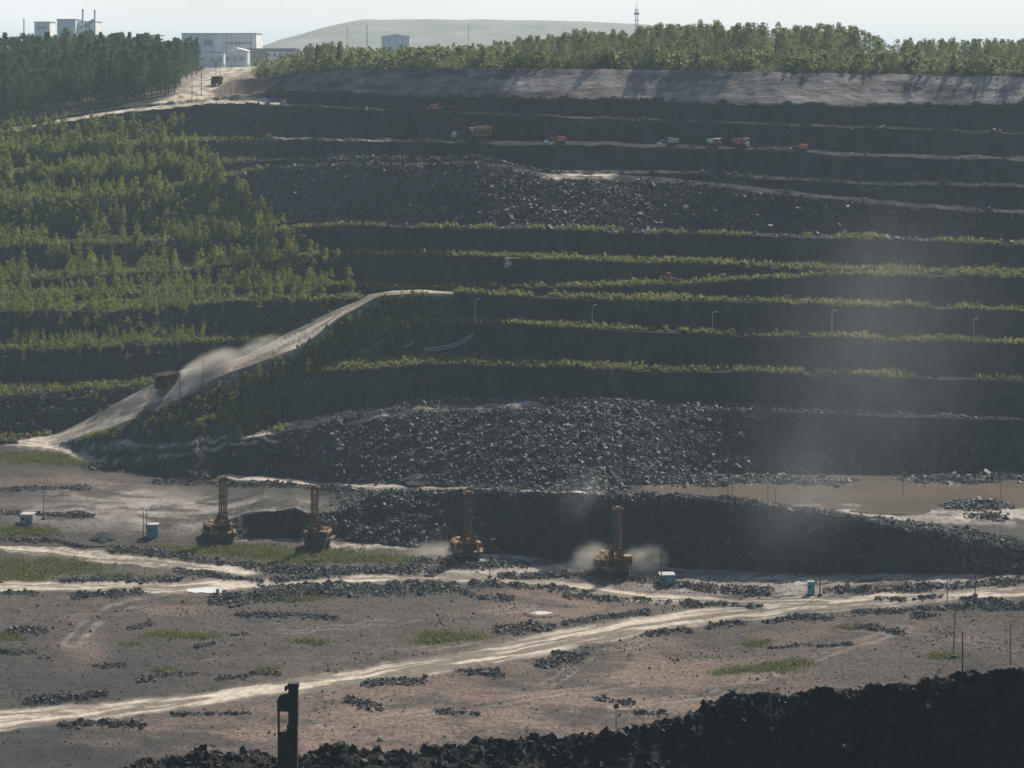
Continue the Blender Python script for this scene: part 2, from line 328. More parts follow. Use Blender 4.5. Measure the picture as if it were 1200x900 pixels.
for k, b in enumerate(B):
    j = fbm(xs / 55, xs * 0 + 7.7 * k, o=3) * 1.3 + fbm(xs / 9, xs * 0 + 5.1 * k, o=2) * .7
    if k >= 13: j = j * .6
    if k == 0: j = j * ss(270, 300, xs)
    yt, ycr, ct = ip(b['toe'], xs), ip(b['cre'], xs), ip(b['cot'], xs)
    JIT.append((len(Yn) + (2 if k == 1 else 1), j, k))
    hp, Yp = Hn[-1], Yn[-1]; pond = np.zeros_like(xs)
    if k == 1:                                        # the wet flat in front of the second face
        pond = np.clip((xs - 700) / 60, 0, 1)
        ym = np.where(xs < 740, np.minimum(hp / Yp * F + YH - 4, 581), ip(P(740,578.5,760,579,800,581,850,585,950,598,1050,612,1130,626,1200,641,1300,655), xs))
        hm = hp * (1 - pond) + 107.6 * pond
        hm = np.where(pond > .99, 107.6, hm); Ym = np.maximum(F * hm / (ym - YH), Yp + 2)
        add(Ym, hm, 'berm1', 14); hp, Yp = hm, Ym
    s = .04 * (1 - pond)
    a = (yt - YH) / F
    h = (hp + s * Yp) / (1 + s / a)
    h = np.where(h / a < Yp + 1.0, (Yp + 1.0) * a, h)
    add(h / a, h, ('berm%d' % k) if k else 'floor', 7 if k > 1 else (34 if k else 30))
    a = (ycr - YH) / F; Yt = Yn[-1]; h2 = a * (Yt + h * ct) / (1 + a * ct)
    h2 = np.minimum(h2, h - .3)
    add(np.maximum(h2 / a, Yt + .2), h2, 'face%d' % (k + 1), int(np.max(yt - ycr) * (1.25 if k < 9 else 1.4)) + 4)
add(Yn[-1] + 14, np.minimum(Hn[-1], 30) - .2, 'plateau', 14)
add(np.maximum(1000, Yn[-1] + 15), np.minimum(Hn[-1], np.interp(xs, [0, 200, 250, 275, 300, 340, 1200], [20, 13.5, 13.5, 11.5, 9.5, 7, 8])), 'plateau', 24)
add(1400, np.interp(xs, [0, 250, 300, 1200], [11, 10.2, 9.6, 8]), 'plateau', 24)
add(2000, 9.5, 'plateau', 8); add(7500, 12, 'plateau', 8)
NODE_Y, NODE_H = np.array(Yn), np.array(Hn)
ker = np.exp(-.5 * (np.arange(-60, 61) / 22.0) ** 2); ker /= ker.sum()
iB2 = JIT[1][0] - 1                                    # from the foot of the second face up: no kinks in plan
yk = YH + F * NODE_H / NODE_Y
for i in range(iB2, len(NODE_Y) - 4):
    sm = np.convolve(np.pad(NODE_Y[i], 60, mode='edge'), ker, 'valid')
    w = 1.0 if i < JIT[12][0] - 1 else np.clip(np.abs(xs - 255) / 60 - .6, 0, 1)
    if i > iB2: sm = np.maximum(sm, NODE_Y[i - 1] + .35)
    NODE_Y[i] = NODE_Y[i] * (1 - w) + sm * w
    NODE_H[i] = NODE_Y[i] * (yk[i] - YH) / F
    NODE_H[i] = np.minimum(NODE_H[i], NODE_H[i - 1] - .02)
for i, j, k in JIT:                                    # uneven crests: each edge wanders a little in plan and in height
    dy = np.clip(fbm(xs / 30, xs * 0 + 2.2 * k, o=3) * 1.2, -1, 2.0); dy = np.minimum(dy, .35 * (NODE_Y[i + 1] - NODE_Y[i])); dy = np.maximum(dy, -.35 * (NODE_Y[i] - NODE_Y[i - 1]))
    yy = YH + F * NODE_H[i] / NODE_Y[i] + j; NODE_Y[i] += dy; NODE_H[i] = NODE_Y[i] * (yy - YH) / F
rowsY, rowsH, rseg, rt = [NODE_Y[0][None]], [NODE_H[0][None]], [0], [0.0]
for i, (tag, n) in enumerate(seg):
    t = (np.arange(1, n + 1) / n)[:, None]
    if tag.startswith('plateau'): t2 = t ** 1.3
    else: t2 = t
    rowsY.append(NODE_Y[i] * (1 - t2) + NODE_Y[i + 1] * t2); rowsH.append(NODE_H[i] * (1 - t2) + NODE_H[i + 1] * t2)
    rseg += [i] * n; rt += list(t[:, 0])
GY, GH = np.vstack(rowsY), np.vstack(rowsH); rseg = np.array(rseg); rt = np.array(rt); NR = len(GY)
rtag = np.array([seg[i][0] for i in rseg])
GX = GY * ((xs - 600) / F)[None]; XS = np.broadcast_to(xs[None], GY.shape)
# --- the ramp, cut and filled into the left wall
RLOW = P(20,518.5,57,522,95,511,127,501.5,160,489,187,478,210,467,233,455,250,444.5,267,437,300,426,350,407,370,393,400,371,417,362,443,347,493,343,533,344.5)
RUP = P(20,516,67,508,100,493,133,474,167,456,213,433,267,424,293,414,320,399,343,387,400,360,417,353.5,433,345,460,340.5,493,339.5,533,342)
Yl = np.interp(xs, [20, 57, 233, 300, 443, 533], [612, 610, 610, 612, 625, 607]); yl = ip(RLOW, xs); yu = ip(RUP, xs)
w_ = 1 - ss(60, 190, xs); Yl = Yl * (1 - w_) + (NODE_Y[JIT[1][0] - 1] + .3) * w_
hl = Yl * (yl - YH) / F; Yu = Yl + np.interp(xs, [20, 60, 127, 430, 533], [6, 9, 12.5, 11, 6]); hu = Yu * (yu - YH) / F
on = (xs >= 22) & (xs <= 532); side = np.maximum(0, np.maximum(22 - xs, xs - 532)) * .25
for tgt in (Yl, Yu):                                   # let mesh rows run exactly along the two road edges
    r_ = np.argmin(np.abs(GY - tgt[None]), 0); c_ = np.arange(NC)[on]; r_ = r_[on]
    okk = (tgt[on] > GY[r_ - 1, c_] + .02) & (tgt[on] < GY[r_ + 1, c_] - .02); r_, c_ = r_[okk], c_[okk]
    t_ = tgt[c_]; lo_, hi_ = GY[r_ - 1, c_], GY[r_ + 1, c_]
    GH[r_, c_] = GH[r_ - 1, c_] + (GH[r_ + 1, c_] - GH[r_ - 1, c_]) * (t_ - lo_) / (hi_ - lo_); GY[r_, c_] = t_
GX = GY * ((xs - 600) / F)[None]
Yl_, Yu_, hl_, hu_ = Yl[None], Yu[None], hl[None], hu[None]
tt = np.clip((GY - Yl_) / (Yu_ - Yl_), 0, 1); hr = hl_ * (1 - tt) + hu_ * tt
dd = np.maximum(0, np.maximum(Yl_ - GY, GY - Yu_)) + side[None]
up = np.where(GY > Yu_, 1.5, .3); dn = np.where(GY < Yl_, np.interp(xs, [0, 230, 290, 340], [.85, .85, 1.6, 2.4])[None], 2.0)
live = (dd < 60) & (xs[None] > -60) & (xs[None] < 600)
GH = np.where(live, np.clip(GH, hr - up * dd, hr + dn * dd), GH)
ramp_core = (dd < .01) & on[None]
y0 = YH + F * GH / GY                                   # where the smooth surface sits in the photo frame
isface = np.array([t.startswith('face') for t in rtag])[:, None]; isfloor = (rtag == 'floor')[:, None]
isberm = np.array([t.startswith('berm') for t in rtag])[:, None]; isnear = np.isin(rtag, ['near', 'embankment'])[:, None]
isplat = (rtag == 'plateau')[:, None]
num = np.array([int(t[4:]) if t[:4] in ('face', 'berm') else (0 if t == 'floor' else (-1 if t in ('near', 'embankment') else 99)) for t in rtag])[:, None]
wy = y0 + 2.2 * fbm(GX / 5, GY / 11, o=4)                # wobbled frame rows, for ragged edges
wx = XS + 6 * fbm(GX / 7 + 40, GY / 14, o=3)
def line_mask(pts, hw, soft=.5, rows=None):
    """band around a polyline running left to right; hw may be a polyline too"""
    px, py = pts; h = ip(hw, XS) if isinstance(hw, tuple) else hw
    d = np.abs(wy - np.interp(XS, px, py)) / h
    m = 1 - ss(1 - soft, 1 + soft, d); m = m * ss(px[0] - 14, px[0] + 6, XS) * (1 - ss(px[-1] - 6, px[-1] + 14, XS))
    return m * (rows if rows is not None else 1)
def blob(x, y, rx, ry, soft=.6, rows=None):
    d = np.hypot((wx - x) / rx, (wy - y) / ry); m = 1 - ss(1 - soft, 1 + soft * .5, d)
    return m * (rows if rows is not None else 1)
low = (isfloor | (num == 1) & isberm | (num == 1) & isface & (XS < 285)).astype(float); flo = isfloor.astype(float)
mx_ = np.maximum
# --- roads
FILL = ((num == 1) | (num == 2) | (num == 3)) & (GY < Yl_ + 1)
ROADS = [
 (P(-330,885,-100,860,0,845,130,832,260,815,340,803,430,793,520,777,600,763,680,747,740,735,800,725,870,717,940,710,1000,706,1100,699,1200,692,1530,672), P(-330,12,0,10,300,7,600,10,800,10,1000,7,1530,6), flo),
 (P(-330,694,0,690,100,689,200,688,280,684,400,681,560,679,680,690,760,700,860,706,960,705), P(-330,6,0,5,250,6,560,5,960,5), flo),
 (P(-330,625,0,639,60,644,120,653,180,660,240,665,296,669), P(-330,5,0,5,120,6,300,4), flo),
 (P(10,519,60,523,90,533,140,542,200,550,260,557,320,563,400,569,480,571,560,574), P(10,4,60,5,90,3.5,560,2.4), low),
 (P(560,574,640,577,700,579), 2.2, low),
 (P(100,523,200,521,260,517,318,509), 2.6, 1.0 * FILL),
 (P(160,534,250,528,322,516), 1.8, 1.0 * FILL),
 (P(400,497,480,482,560,477.5,640,476), 3.5, 1.0 * (num == 2)),
 (P(640,206,715,206), 3.5, 1.0 * ((num == 9) | (num == 10))),
 (P(325,162,400,164,480,166), 1.5, 1.0 * (num == 11) * isberm),
]
road = np.zeros_like(GY)
RUT = np.clip(.55 + .3 * fbm(GX / 3, GY / 3, o=4), 0, 1)
for pts, hw, rows in ROADS:
    m = line_mask(pts, hw, .45, rows); road = mx_(road, m); h = ip(hw, XS) if isinstance(hw, tuple) else hw
    cross = (y0 + .35 * (wy - y0) - np.interp(XS, *pts)) / h
    RUT = np.where(m > .05, .52 + .42 * fbm(cross * 2.6 + 3, XS / 70, o=3) + .14 * fbm(cross * 9, XS / 30, o=2), RUT)
# top road: along the 12th berm, then up through the cut to the works
road = mx_(road, 1.0 * (num == 12) * isberm * (XS < 330) * np.clip(1.3 - 0 * XS, 0, 1))
tr = P(70,306,78,284,84,268,92,252,100,240,110,229,120,214); trw = P(70,30,80,24,92,19,108,23,120,38)
d = np.abs(wx - np.interp(y0, tr[0], tr[1])) / np.interp(y0, trw[0], trw[1])
road = mx_(road, (1 - ss(.7, 1.15, d)) * (num >= 13) * (y0 < 122) * (GY < 1750))
d = np.abs(wy - np.interp(XS, *P(215,118,290,114.5,335,118))) / 2.6
road = mx_(road, (1 - ss(.6, 1.2, d)) * ((num == 12) | (num == 13)) * (XS > 210) * (XS < 335) * (y0 > 108))
ramp = np.where(on[None], 1 - ss(.05, .6, dd), 0) * (np.abs(GH - hr) < 1.5)
steep = np.abs(np.gradient(GH, axis=0) / np.maximum(np.gradient(GY, axis=0), 1e-3)); flatm = 1 - ss(.45, .9, steep)
road = road * np.where((num <= 2) & ~((XS > 95) & (XS < 330) & (y0 > 500) & (y0 < 540)), flatm, 1)
road = mx_(road, ramp)
RUT = np.where(ramp > .05, .55 + .42 * fbm(tt * 5 + .6 * fbm(XS / 40, XS * 0, o=2), XS / 60, o=3) + .12 * fbm(tt * 16, XS / 25, o=2), RUT); RUT = np.clip(RUT, 0, 1)
fill = np.where((dd > .05) & (GY < Yl_) & live & (np.abs(GH - (hr + dn * dd)) < .6), 1.0, 0.0) * ss(30, 60, XS)
# --- grass, pale ground, pink ground, sand
grass = np.zeros_like(GY)
for x, y, rx, ry in [(45,664,90,12),(10,676,60,8),(160,678,60,4),(30,622,45,7),(235,645,75,7),(330,648,120,8),(430,657,80,6),(355,660,60,5),(285,641,60,5),(340,698,70,5),(480,688,45,4),(212,744,44,5),(155,754,16,3),(362,751,34,4),(530,747,50,7),(505,752,30,5),(895,783,52,6),(860,786,28,5),(930,777,34,4),(1108,769,26,5),(10,747,26,4),(70,541,70,5),(40,535,60,5),(195,783,20,4),(318,783,18,3),(885,752,24,4),(1010,735,30,3)]:
    grass = mx_(grass, blob(x, y, rx, ry, .7, low))
g1 = np.clip(.8 + .7 * fbm(GX / 9, GY / 9, o=4), 0, 1)
bt = np.where(isberm, rt[:, None], 0)
gb = ((num >= 3) & (num <= 8) & isberm) * (1 - .35 * ss(.45, 1, bt)) * g1 * ss(250, 330, XS)
gb = gb * np.where((num == 3) & (XS > 1060), .35, 1) * np.where((num == 8), np.clip(.45 + .8 * fbm(XS / 30, GY * 0 + 3, o=2), 0, 1), 1)
grass = mx_(grass, gb)
left = (1 - ss(255, 345, XS + 25 * fbm(GY / 9, XS / 40, o=3))) * (num >= 2) * (num < 13)
grass = mx_(grass, left * np.where(isberm, .95, np.clip(.12 + .55 * fbm(GX / 7, GY / 5, GH / 5, o=4), 0, .8)) * np.where((num <= 5), np.where(isface, .45, 1), 1))
knoll = ss(285, 330, XS) * (1 - ss(455, 505, XS)) * ((num == 3) | (num == 4) | (num == 5))
grass = mx_(grass, knoll * np.clip(.35 + .7 * fbm(GX / 5, GY / 5, GH / 4, o=3), 0, .85) * np.where(num == 3, np.where(isface, .3, 1), 1))
rs = ((num == 2) | (num == 3)) * isface * ss(60, 110, XS) * (1 - ss(270, 300, XS)) * np.clip(.25 + .8 * fbm(GX / 4, GY / 4, GH / 4, o=3), 0, .8)
grass = mx_(grass, rs)
plat_g = isplat * np.clip(.55 + .5 * fbm(GX / 16, GY / 16, o=3), 0, 1)
grass = mx_(grass, plat_g) * (1 - ss(.2, .6, road))
pale = np.zeros_like(GY)
for x, y, rx, ry, v in [(640,652,110,12,1),(590,668,120,10,.8),(720,665,140,14,.8),(900,686,170,14,.8),(1100,680,170,12,.7),(1000,702,160,8,.7),(560,650,60,8,1),(1080,603,150,9,1),(1190,604,80,12,1),(980,596,60,5,.9),(400,642,60,6,.9),(470,640,50,5,.7),(200,600,190,24,.55),(130,580,90,14,.5),(320,592,60,8,.6),(60,600,70,10,.35),(240,693,40,5,.8),(480,812,10,3,.0),(1130,612,60,5,.9),(330,628,70,5,.7)]:
    pale = mx_(pale, v * blob(x, y, rx, ry, .8, low))
def track(pts, w, amp, rows=flo):
    """twin wheel tracks along any polyline"""
    dmin = np.full(GY.shape, 1e3)
    for (x1, y1), (x2, y2) in zip(pts[:-1], pts[1:]):
        ux, uy = x2 - x1, (y2 - y1) * 3; L2 = ux * ux + uy * uy + 1e-6; t = np.clip(((XS - x1) * ux + (wy - y1) * 3 * uy) / L2, 0, 1)
        dmin = np.minimum(dmin, np.hypot(XS - x1 - t * ux, (wy - y1) * 3 - t * uy))
    return amp * (1 - ss(.3, 1.3, np.abs(dmin - w) / (w * .55))) * rows
for pts, w, amp in [([(84, 756), (104, 732), (135, 714), (180, 703), (235, 694)], 9, .2), ([(330, 740), (480, 728), (620, 712)], 7, .2), ([(240, 775), (420, 772), (560, 752)], 7, .18), ([(640, 800), (690, 770), (760, 750)], 8, .22), ([(720, 830), (840, 812), (960, 770), (1060, 735)], 8, .2), ([(380, 850), (560, 826), (740, 800)], 8, .2), ([(980, 735), (1100, 745), (1190, 760)], 7, .18), ([(500, 668), (600, 676), (720, 680)], 7, .3), ([(20, 590), (120, 586), (260, 577)], 7, .35), ([(30, 612), (160, 600), (300, 585)], 8, .22)]:
    pale = mx_(pale, track(pts, w, amp))
pale = np.minimum(pale * 1.25, 1) * ss(.12, .6, .46 + .5 * fbm(GX / 11, GY / 5, o=6, g=.62)) * np.where(isface, flatm, 1)
pink = np.zeros_like(GY)
for x, y, rx, ry, v in [(560,835,360,52,1),(380,862,300,34,1),(760,790,200,40,.9),(660,710,120,28,.9),(850,835,170,40,.9),(150,690,160,20,.6),(95,745,34,40,.7),(180,712,90,9,.8),(700,760,260,30,.5),(1000,745,200,26,.45),(70,565,120,12,.6),(120,590,120,8,.4),(40,595,60,10,.4)]:
    pink = mx_(pink, v * blob(x, y, rx, ry, .9, low))
pink = pink * ss(.1, .75, .5 + .5 * fbm(GX / 14, GY / 6, o=6, g=.62))
rise = isplat * ss(200, 215, wx) * (1 - ss(318, 345, wx)); pink = mx_(pink, .8 * rise * (GY < 1500)); pale = mx_(pale, .45 * rise * (GY < 1500)); grass = grass * (1 - .8 * rise)
pink = mx_(pink, .7 * ((num == 13) | (num == 14)) * ss(205, 225, wx) * (1 - ss(300, 325, wx)))
sand = ((num == 14) & isface) * ss(322, 380, wx) * np.clip(.62 + .5 * fbm(GX / 30, GY / 10, GH / 2, o=4) + .25 * ss(600, 800, XS), 0, 1)
rock = np.where(isface | (num >= 2) & ~isplat, 1.0, 0.0); rock = rock + 0 * XS
rock = np.where(isberm & (num == 1), .35 * (1 - pond[None] * 0), rock); rock = np.where(isnear, 1.0, rock)
rock = np.where((num == 1) & isface & (XS < 262), .15, rock)
dark_l = blob(90, 800, 230, 60, .9, flo) * .55; rock = mx_(rock, dark_l)       # darker tone over the left of the floor
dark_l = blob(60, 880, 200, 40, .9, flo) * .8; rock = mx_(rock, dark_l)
# --- heaps and windrows of loose rock on the floor: (polyline, thickness in frame rows)
WIND = [(P(0,632,60,633,100,640),3),(P(130,643,190,651,250,660,330,667,400,673,520,668),6),(P(70,682,140,681,212,681),4),(P(85,700,120,698,172,694),5),(P(0,697,46,697),3),
 (P(205,667,260,677,300,682,360,678,400,671),5),(P(248,703,280,703,310,698,400,690,430,692,536,688),9),(P(300,688,420,686,520,683),5),(P(8,742,56,738),4),(P(0,765,42,762),4),
 (P(30,822,80,818,124,813),6),(P(68,852,120,848,166,851),5),(P(405,820,425,826,448,829),6),(P(425,803,500,800),5),(P(510,834,560,837),3),(P(535,787,590,790),5),(P(580,740,620,736,650,738),7),
 (P(630,778,655,775,682,771),6),(P(648,767,690,767),4),(P(656,730,700,725,762,717),4),(P(478,657,540,663,620,661),5),(P(550,684,620,687,690,693),5),(P(585,677,700,672,780,685,905,693),5),
 (P(660,699,720,702,805,706),4),(P(752,745,800,738,812,739),5),(P(828,733,872,729),4),(P(898,727,935,723,975,724),4),(P(1003,731,1030,735,1062,742),3),(P(800,688,900,697),5),(P(800,706,895,711),5),
 (P(968,692,1090,687,1200,681,1300,678),5),(P(1018,702,1110,700,1200,710,1300,716),5),(P(1000,718,1100,713,1200,713),4),(P(1070,721,1100,721),4),(P(698,820,740,825),4),(P(740,837,785,839),2),
 (P(0,574,60,571,110,573),3),(P(95,545,160,551,230,556,270,553),3),(P(180,563,250,566,330,568,410,574),4),(P(280,722,350,720,395,722),3),(P(150,737,180,730),3),(P(110,782,150,780),3),(P(160,795,200,791,230,790),3),
 (P(255,794,300,789,330,790),3),(P(200,838,290,836),2),(P(228,757,250,757),3),(P(0,600,60,604,110,604),3),(P(520,691,560,700,600,703),4),(P(270,742,290,741),2),(P(900,757,1000,755),1.5),(P(1110,590,1175,594),5),(P(1130,605,1180,608),4),(P(750,583,850,589,950,602,1050,617,1130,632,1200,649,1300,664),7),(P(1000,604,1080,616,1200,637),4)]
bump = np.zeros_like(GY); heap = np.zeros_like(GY)
for (px, py), t in WIND:
    d = (y0 + 1.5 * fbm(GX / 4, GY / 4, o=2) - np.interp(XS, px, py)) / (t * .62)
    m = np.exp(-d * d) * ss(px[0] - 5, px[0] + 6, XS) * (1 - ss(px[-1] - 6, px[-1] + 5, XS)) * low
    m = m * np.clip(.75 + .5 * fbm(XS / 8, GY * 0 + py[0], o=3), .3, 1.3)
    bump = mx_(bump, m * t * .085); heap = mx_(heap, m)
rock = mx_(rock, np.clip(heap * 1.5, 0, 1)); grass *= 1 - .8 * np.clip(heap, 0, 1); road *= 1 - np.clip(heap * 1.2, 0, 1)
PUDDLES = [(240,692.5,31,4.2),(308,687,16,2.4),(636,718.5,15,2.6),(470,692,0,0)]
flat = np.zeros_like(GY)
for x, y, rx, ry in PUDDLES[:3]: flat = mx_(flat, (np.hypot((XS - x) / (rx * 1.4), (y0 - y) / (ry * 1.6)) < 1) * 1.0)
bump = bump + (isberm & (num >= 9) & (num <= 13)) * (XS > 310) * np.exp(-((rt[:, None] - .15) / .13) ** 2) * np.clip(.55 + .6 * fbm(XS / 11, GY * 0 + num * 7.7, o=3), .1, 1.1)
bump *= 1 - flat
# --- relief
rel = np.zeros_like(GY)
rel += low * (.28 * fbm(GX / 22, GY / 22, o=3) + .16 * fbm(GX / 5, GY / 5, o=5, g=.6)) * (1 - .6 * road)
rough = np.where(isface & ~((num == 1) & (XS < 262)), 1.0, np.where(isberm & (num > 1), .35, 0))
slope_soft = ((num == 2) * ss(330, 400, XS) * (1 - ss(830, 880, XS)) + (num == 9) * (1 - ss(780, 880, XS)) * ss(280, 320, XS)) * isface
rel += rough * (1 - slope_soft * .5) * (1.1 * fbm(GX / 6, GY / 2, GH / 4, o=3) + .45 * fbm(GX / 1.6, GY / 1, GH / 1.3, o=3))
rel += isnear * (rtag == 'embankment')[:, None] * (.5 * fbm(GX / 4, GY / 3, GH / 3, o=4) + .25 * fbm(GX / 1.1, GY / .9, GH / .9, o=3))
rel += isplat * .3 * fbm(GX / 12, GY / 12, o=3)
ledge = isface * (num >= 3) * (1 - slope_soft)
rel = rel * np.where((num == 14) & isface, .16, 1) + fill * (.8 * fbm(GX / 3, GY / 2, GH / 2.2, o=4))
rock = mx_(rock, fill); grass = mx_(grass, fill * np.clip(.25 + .8 * fbm(GX / 4, GY / 4, GH / 3, o=3), 0, .8) * (1 - ss(.2, .6, road)))
rel *= (1 - .93 * np.clip(ramp, 0, 1)) * (1 - flat)
edge = np.where(isface, np.minimum(1, 6 * np.minimum(rt, 1 - rt))[:, None], 1); rel *= edge * .85 + .15
inpond = np.zeros_like(GY)
PN = P(742,580,800,582,850,584,900,587,950,590,1000,592,1060,594,1100,597,1200,601,1530,606)     # near shore of the pond
if True:
    shore = wy * .35 + y0 * .65 - np.interp(XS, *PN)
    inpond = ss(735, 760, wx) * (1 - ss(-9, 2, shore)) * ((num == 1) & isberm)
    mud = ss(.1, .4, fbm(GX / 18, GY / 7, o=3)) * ss(-30, -2, shore)
    isl = mx_(mx_(blob(870, 563, 120, 5.5, .8), blob(1130, 561, 90, 5, .8)), mx_(blob(1140, 593, 40, 4), blob(790, 560, 60, 6)))
    rel = rel - inpond * (.55 - .42 * mud) + isl * ((num == 1) & isberm) * .9 * (XS > 730); rock = mx_(rock, isl * ((num == 1) & isberm))
    pale = pale * (1 - .6 * inpond)
GH = GH - rel - bump
V = np.stack([GX, GY, CAMZ - GH], -1)
YI = YH + F * GH / GY
vis = YI <= np.minimum.accumulate(YI, 0) + .8            # seen from the photograph's viewpoint (only used to decide where scatter is worth placing)
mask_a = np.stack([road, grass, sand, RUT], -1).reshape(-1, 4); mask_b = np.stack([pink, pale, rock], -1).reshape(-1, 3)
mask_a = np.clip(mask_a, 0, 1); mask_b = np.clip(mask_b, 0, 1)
idx = np.arange(NR * NC).reshape(NR, NC)
Q = np.stack([idx[:-1, :-1], idx[:-1, 1:], idx[1:, 1:], idx[1:, :-1]], -1)
qroad = (road[:-1, :-1] + road[1:, 1:] + road[1:, :-1] + road[:-1, 1:]) / 4
qtag = rtag[1:]
def piece(name, sel):
    q = Q[sel]
    if len(q) == 0: return
    u, inv = np.unique(q.ravel(), return_inverse=True)
    me = np_mesh(name, V.reshape(-1, 3)[u], inv.reshape(-1, 4), M['soil'] if name == 'embankment' else M['ground'], cols=dict(mask_a=mask_a[u], mask_b=mask_b[u]))
    link(name, me, kind='structure')
isroadq = (qroad > .5) & ~np.isin(qtag, ['near', 'embankment'])[:, None]
piece('haul_road', isroadq)
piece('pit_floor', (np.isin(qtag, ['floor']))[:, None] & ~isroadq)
piece('embankment', (np.isin(qtag, ['near', 'embankment']))[:, None] & ~isroadq)
piece('plateau_ground', (qtag == 'plateau')[:, None] & ~isroadq)
for k in range(1, 15):
    piece('pit_bench', np.isin(qtag, ['face%d' % k, 'berm%d' % k])[:, None] & ~isroadq)
g = np_mesh('ground', np.array([[-900, -700, CAMZ - 2], [900, -700, CAMZ - 2], [900, 5, CAMZ - 2], [-900, 5, CAMZ - 2.0]]), np.array([[0, 1, 2, 3]]), M['ground'], cols=dict(mask_a=np.zeros((4, 3)), mask_b=np.tile([0, 0, 1.0], (4, 1))))
link('ground', g, kind='structure')

def at(x, y, lo=0, rng=None):
    """the ground point seen at frame position x, y (first crossing from the near side)"""
    c = int(round((x - X0) / DX)); c = max(0, min(NC - 1, c)); v = YI[:, c]
    a, b = (6, NR - 1) if rng is None else rng
    for r in range(max(a, 80), b):
        if v[r] >= y > v[r + 1]:
            t = (v[r] - y) / (v[r] - v[r + 1]); Y = GY[r, c] * (1 - t) + GY[r + 1, c] * t; H = GH[r, c] * (1 - t) + GH[r + 1, c] * t
            return Vector((Y * (x - 600) / F, Y, CAMZ - H))
    r = int(np.argmin(np.abs(v[100:] - y))) + 100
    return Vector((GY[r, c] * (x - 600) / F, GY[r, c], CAMZ - GH[r, c]))
def gz(X, Y):
    c = (600 + F * X / Y - X0) / DX; c0 = int(max(0, min(NC - 2, math.floor(c)))); t = c - c0
    return CAMZ - (np.interp(Y, GY[:, c0], GH[:, c0]) * (1 - t) + np.interp(Y, GY[:, c0 + 1], GH[:, c0 + 1]) * t)
# ------------------------------------------------------------------ scatter: loose rock, grass
qa = np.linalg.norm(np.cross(V[1:, 1:] - V[:-1, :-1], V[1:, :-1] - V[:-1, 1:]), axis=-1) * .5
qc = lambda a: (a[:-1, :-1] + a[1:, 1:] + a[1:, :-1] + a[:-1, 1:]) * .25
qvis = (vis[:-1, :-1] | vis[1:, 1:]) & (XS[1:, 1:] > -120) & (XS[1:, 1:] < 1320)
qY = GY[1:, 1:]; qX = XS[1:, 1:]; qy = qc(YI); qnum = num[1:]; qface = isface[1:]; qberm = isberm[1:]; qrt = rt[1:][:, None]
def sample(w, n):
    w = (w * qa * qvis * (1 - np.clip(1.6 * qc(road), 0, 1))).ravel(); cs = np.cumsum(w); k = np.searchsorted(cs, RNG.random(n) * cs[-1]); k = np.minimum(k, len(w) - 1)
    r, c = np.divmod(k, NC - 1); u, v = RNG.random(n)[:, None], RNG.random(n)[:, None]
    return (V[r, c] * (1 - u) + V[r, c + 1] * u) * (1 - v) + (V[r + 1, c] * (1 - u) + V[r + 1, c + 1] * u) * v
CUBE = np.array([[-1, -1, -1], [1, -1, -1], [1, 1, -1], [-1, 1, -1], [-1, -1, 1], [1, -1, 1], [1, 1, 1], [-1, 1, 1]]) * .5
CF = np.array([[0, 3, 2, 1], [4, 5, 6, 7], [0, 1, 5, 4], [1, 2, 6, 5], [2, 3, 7, 6], [3, 0, 4, 7]])
def rots(n):
    q = RNG.normal(size=(n, 4)); q /= np.linalg.norm(q, axis=1)[:, None]; w, x, y, z = q.T
    return np.stack([1 - 2 * (y * y + z * z), 2 * (x * y - z * w), 2 * (x * z + y * w), 2 * (x * y + z * w), 1 - 2 * (x * x + z * z), 2 * (y * z - x * w), 2 * (x * z - y * w), 2 * (y * z + x * w), 1 - 2 * (x * x + y * y)], -1).reshape(n, 3, 3)
def rocks(name, pts, size, m, lift=.2):
    n = len(pts); v = CUBE[None] * (1 + RNG.uniform(-.45, .35, (n, 8, 3))) * RNG.uniform(.55, 1.2, (n, 1, 3)) * size[:, None, None]
    v = np.einsum('nij,nkj->nki', rots(n), v) + (pts + np.array([0, 0, 1.0]) * (size * lift)[:, None])[:, None]
    f = (CF[None] + (np.arange(n) * 8)[:, None, None]).reshape(-1, 4)
    me = np_mesh(name, v.reshape(-1, 3), f, m); return link(name, me, kind='stuff')
def sizes(n, mean, sig=.45, mx=2.0): return np.minimum(mx, mean * np.exp(RNG.normal(0, sig, n)))
h_ = qc(heap)
w = np.where(h_ > .06, h_ ** .8, 0) * (qnum <= 1)
rocks('rubble', sample(w, 80000), sizes(80000, .165, .62, .85), M['rubble_floor'])
w = (qnum == 0) * (.25 + (qc(fbm(GX / 12, GY / 12, o=3)) > .35)) * (1 - qc(road)) * (1 - qc(flat))
rocks('rubble', sample(w, 12000), sizes(12000, .14, .5, .6), M['rubble_floor'])
# the blasted slopes
sl2 = (qnum == 2) * qface * ss(330, 390, qX) * (1 - ss(840, 880, qX)) + (qnum == 2) * qberm * .4 * ss(380, 420, qX) * (1 - ss(900, 960, qX))
sl2 = sl2 + (qnum == 1) * qberm * .5 * ss(380, 440, qX) * (1 - ss(700, 760, qX))
sl2 = sl2 + ((qnum == 2) & qface & (qX > 830)) * (1 - ss(.05, .35, qrt - .5 * np.clip(qc(fbm(XS / 40, XS * 0, o=2)), -.2, .8))) * np.where(qX < 1060, 1, .4) + 1.3 * qc(isl * ((num == 1) & isberm)) * (qX > 740)
rocks('rubble', sample(sl2, 85000), sizes(85000, .21, .6, 1.6), M['rubble'])
b1 = ((qnum == 1) & qface) * (ss(350, 390, qX) * (1 - ss(520, 590, qX)) + .10 + .5 * ss(1080, 1130, qX) + .8 * ss(.82, .98, qrt)) * (qX > 262)
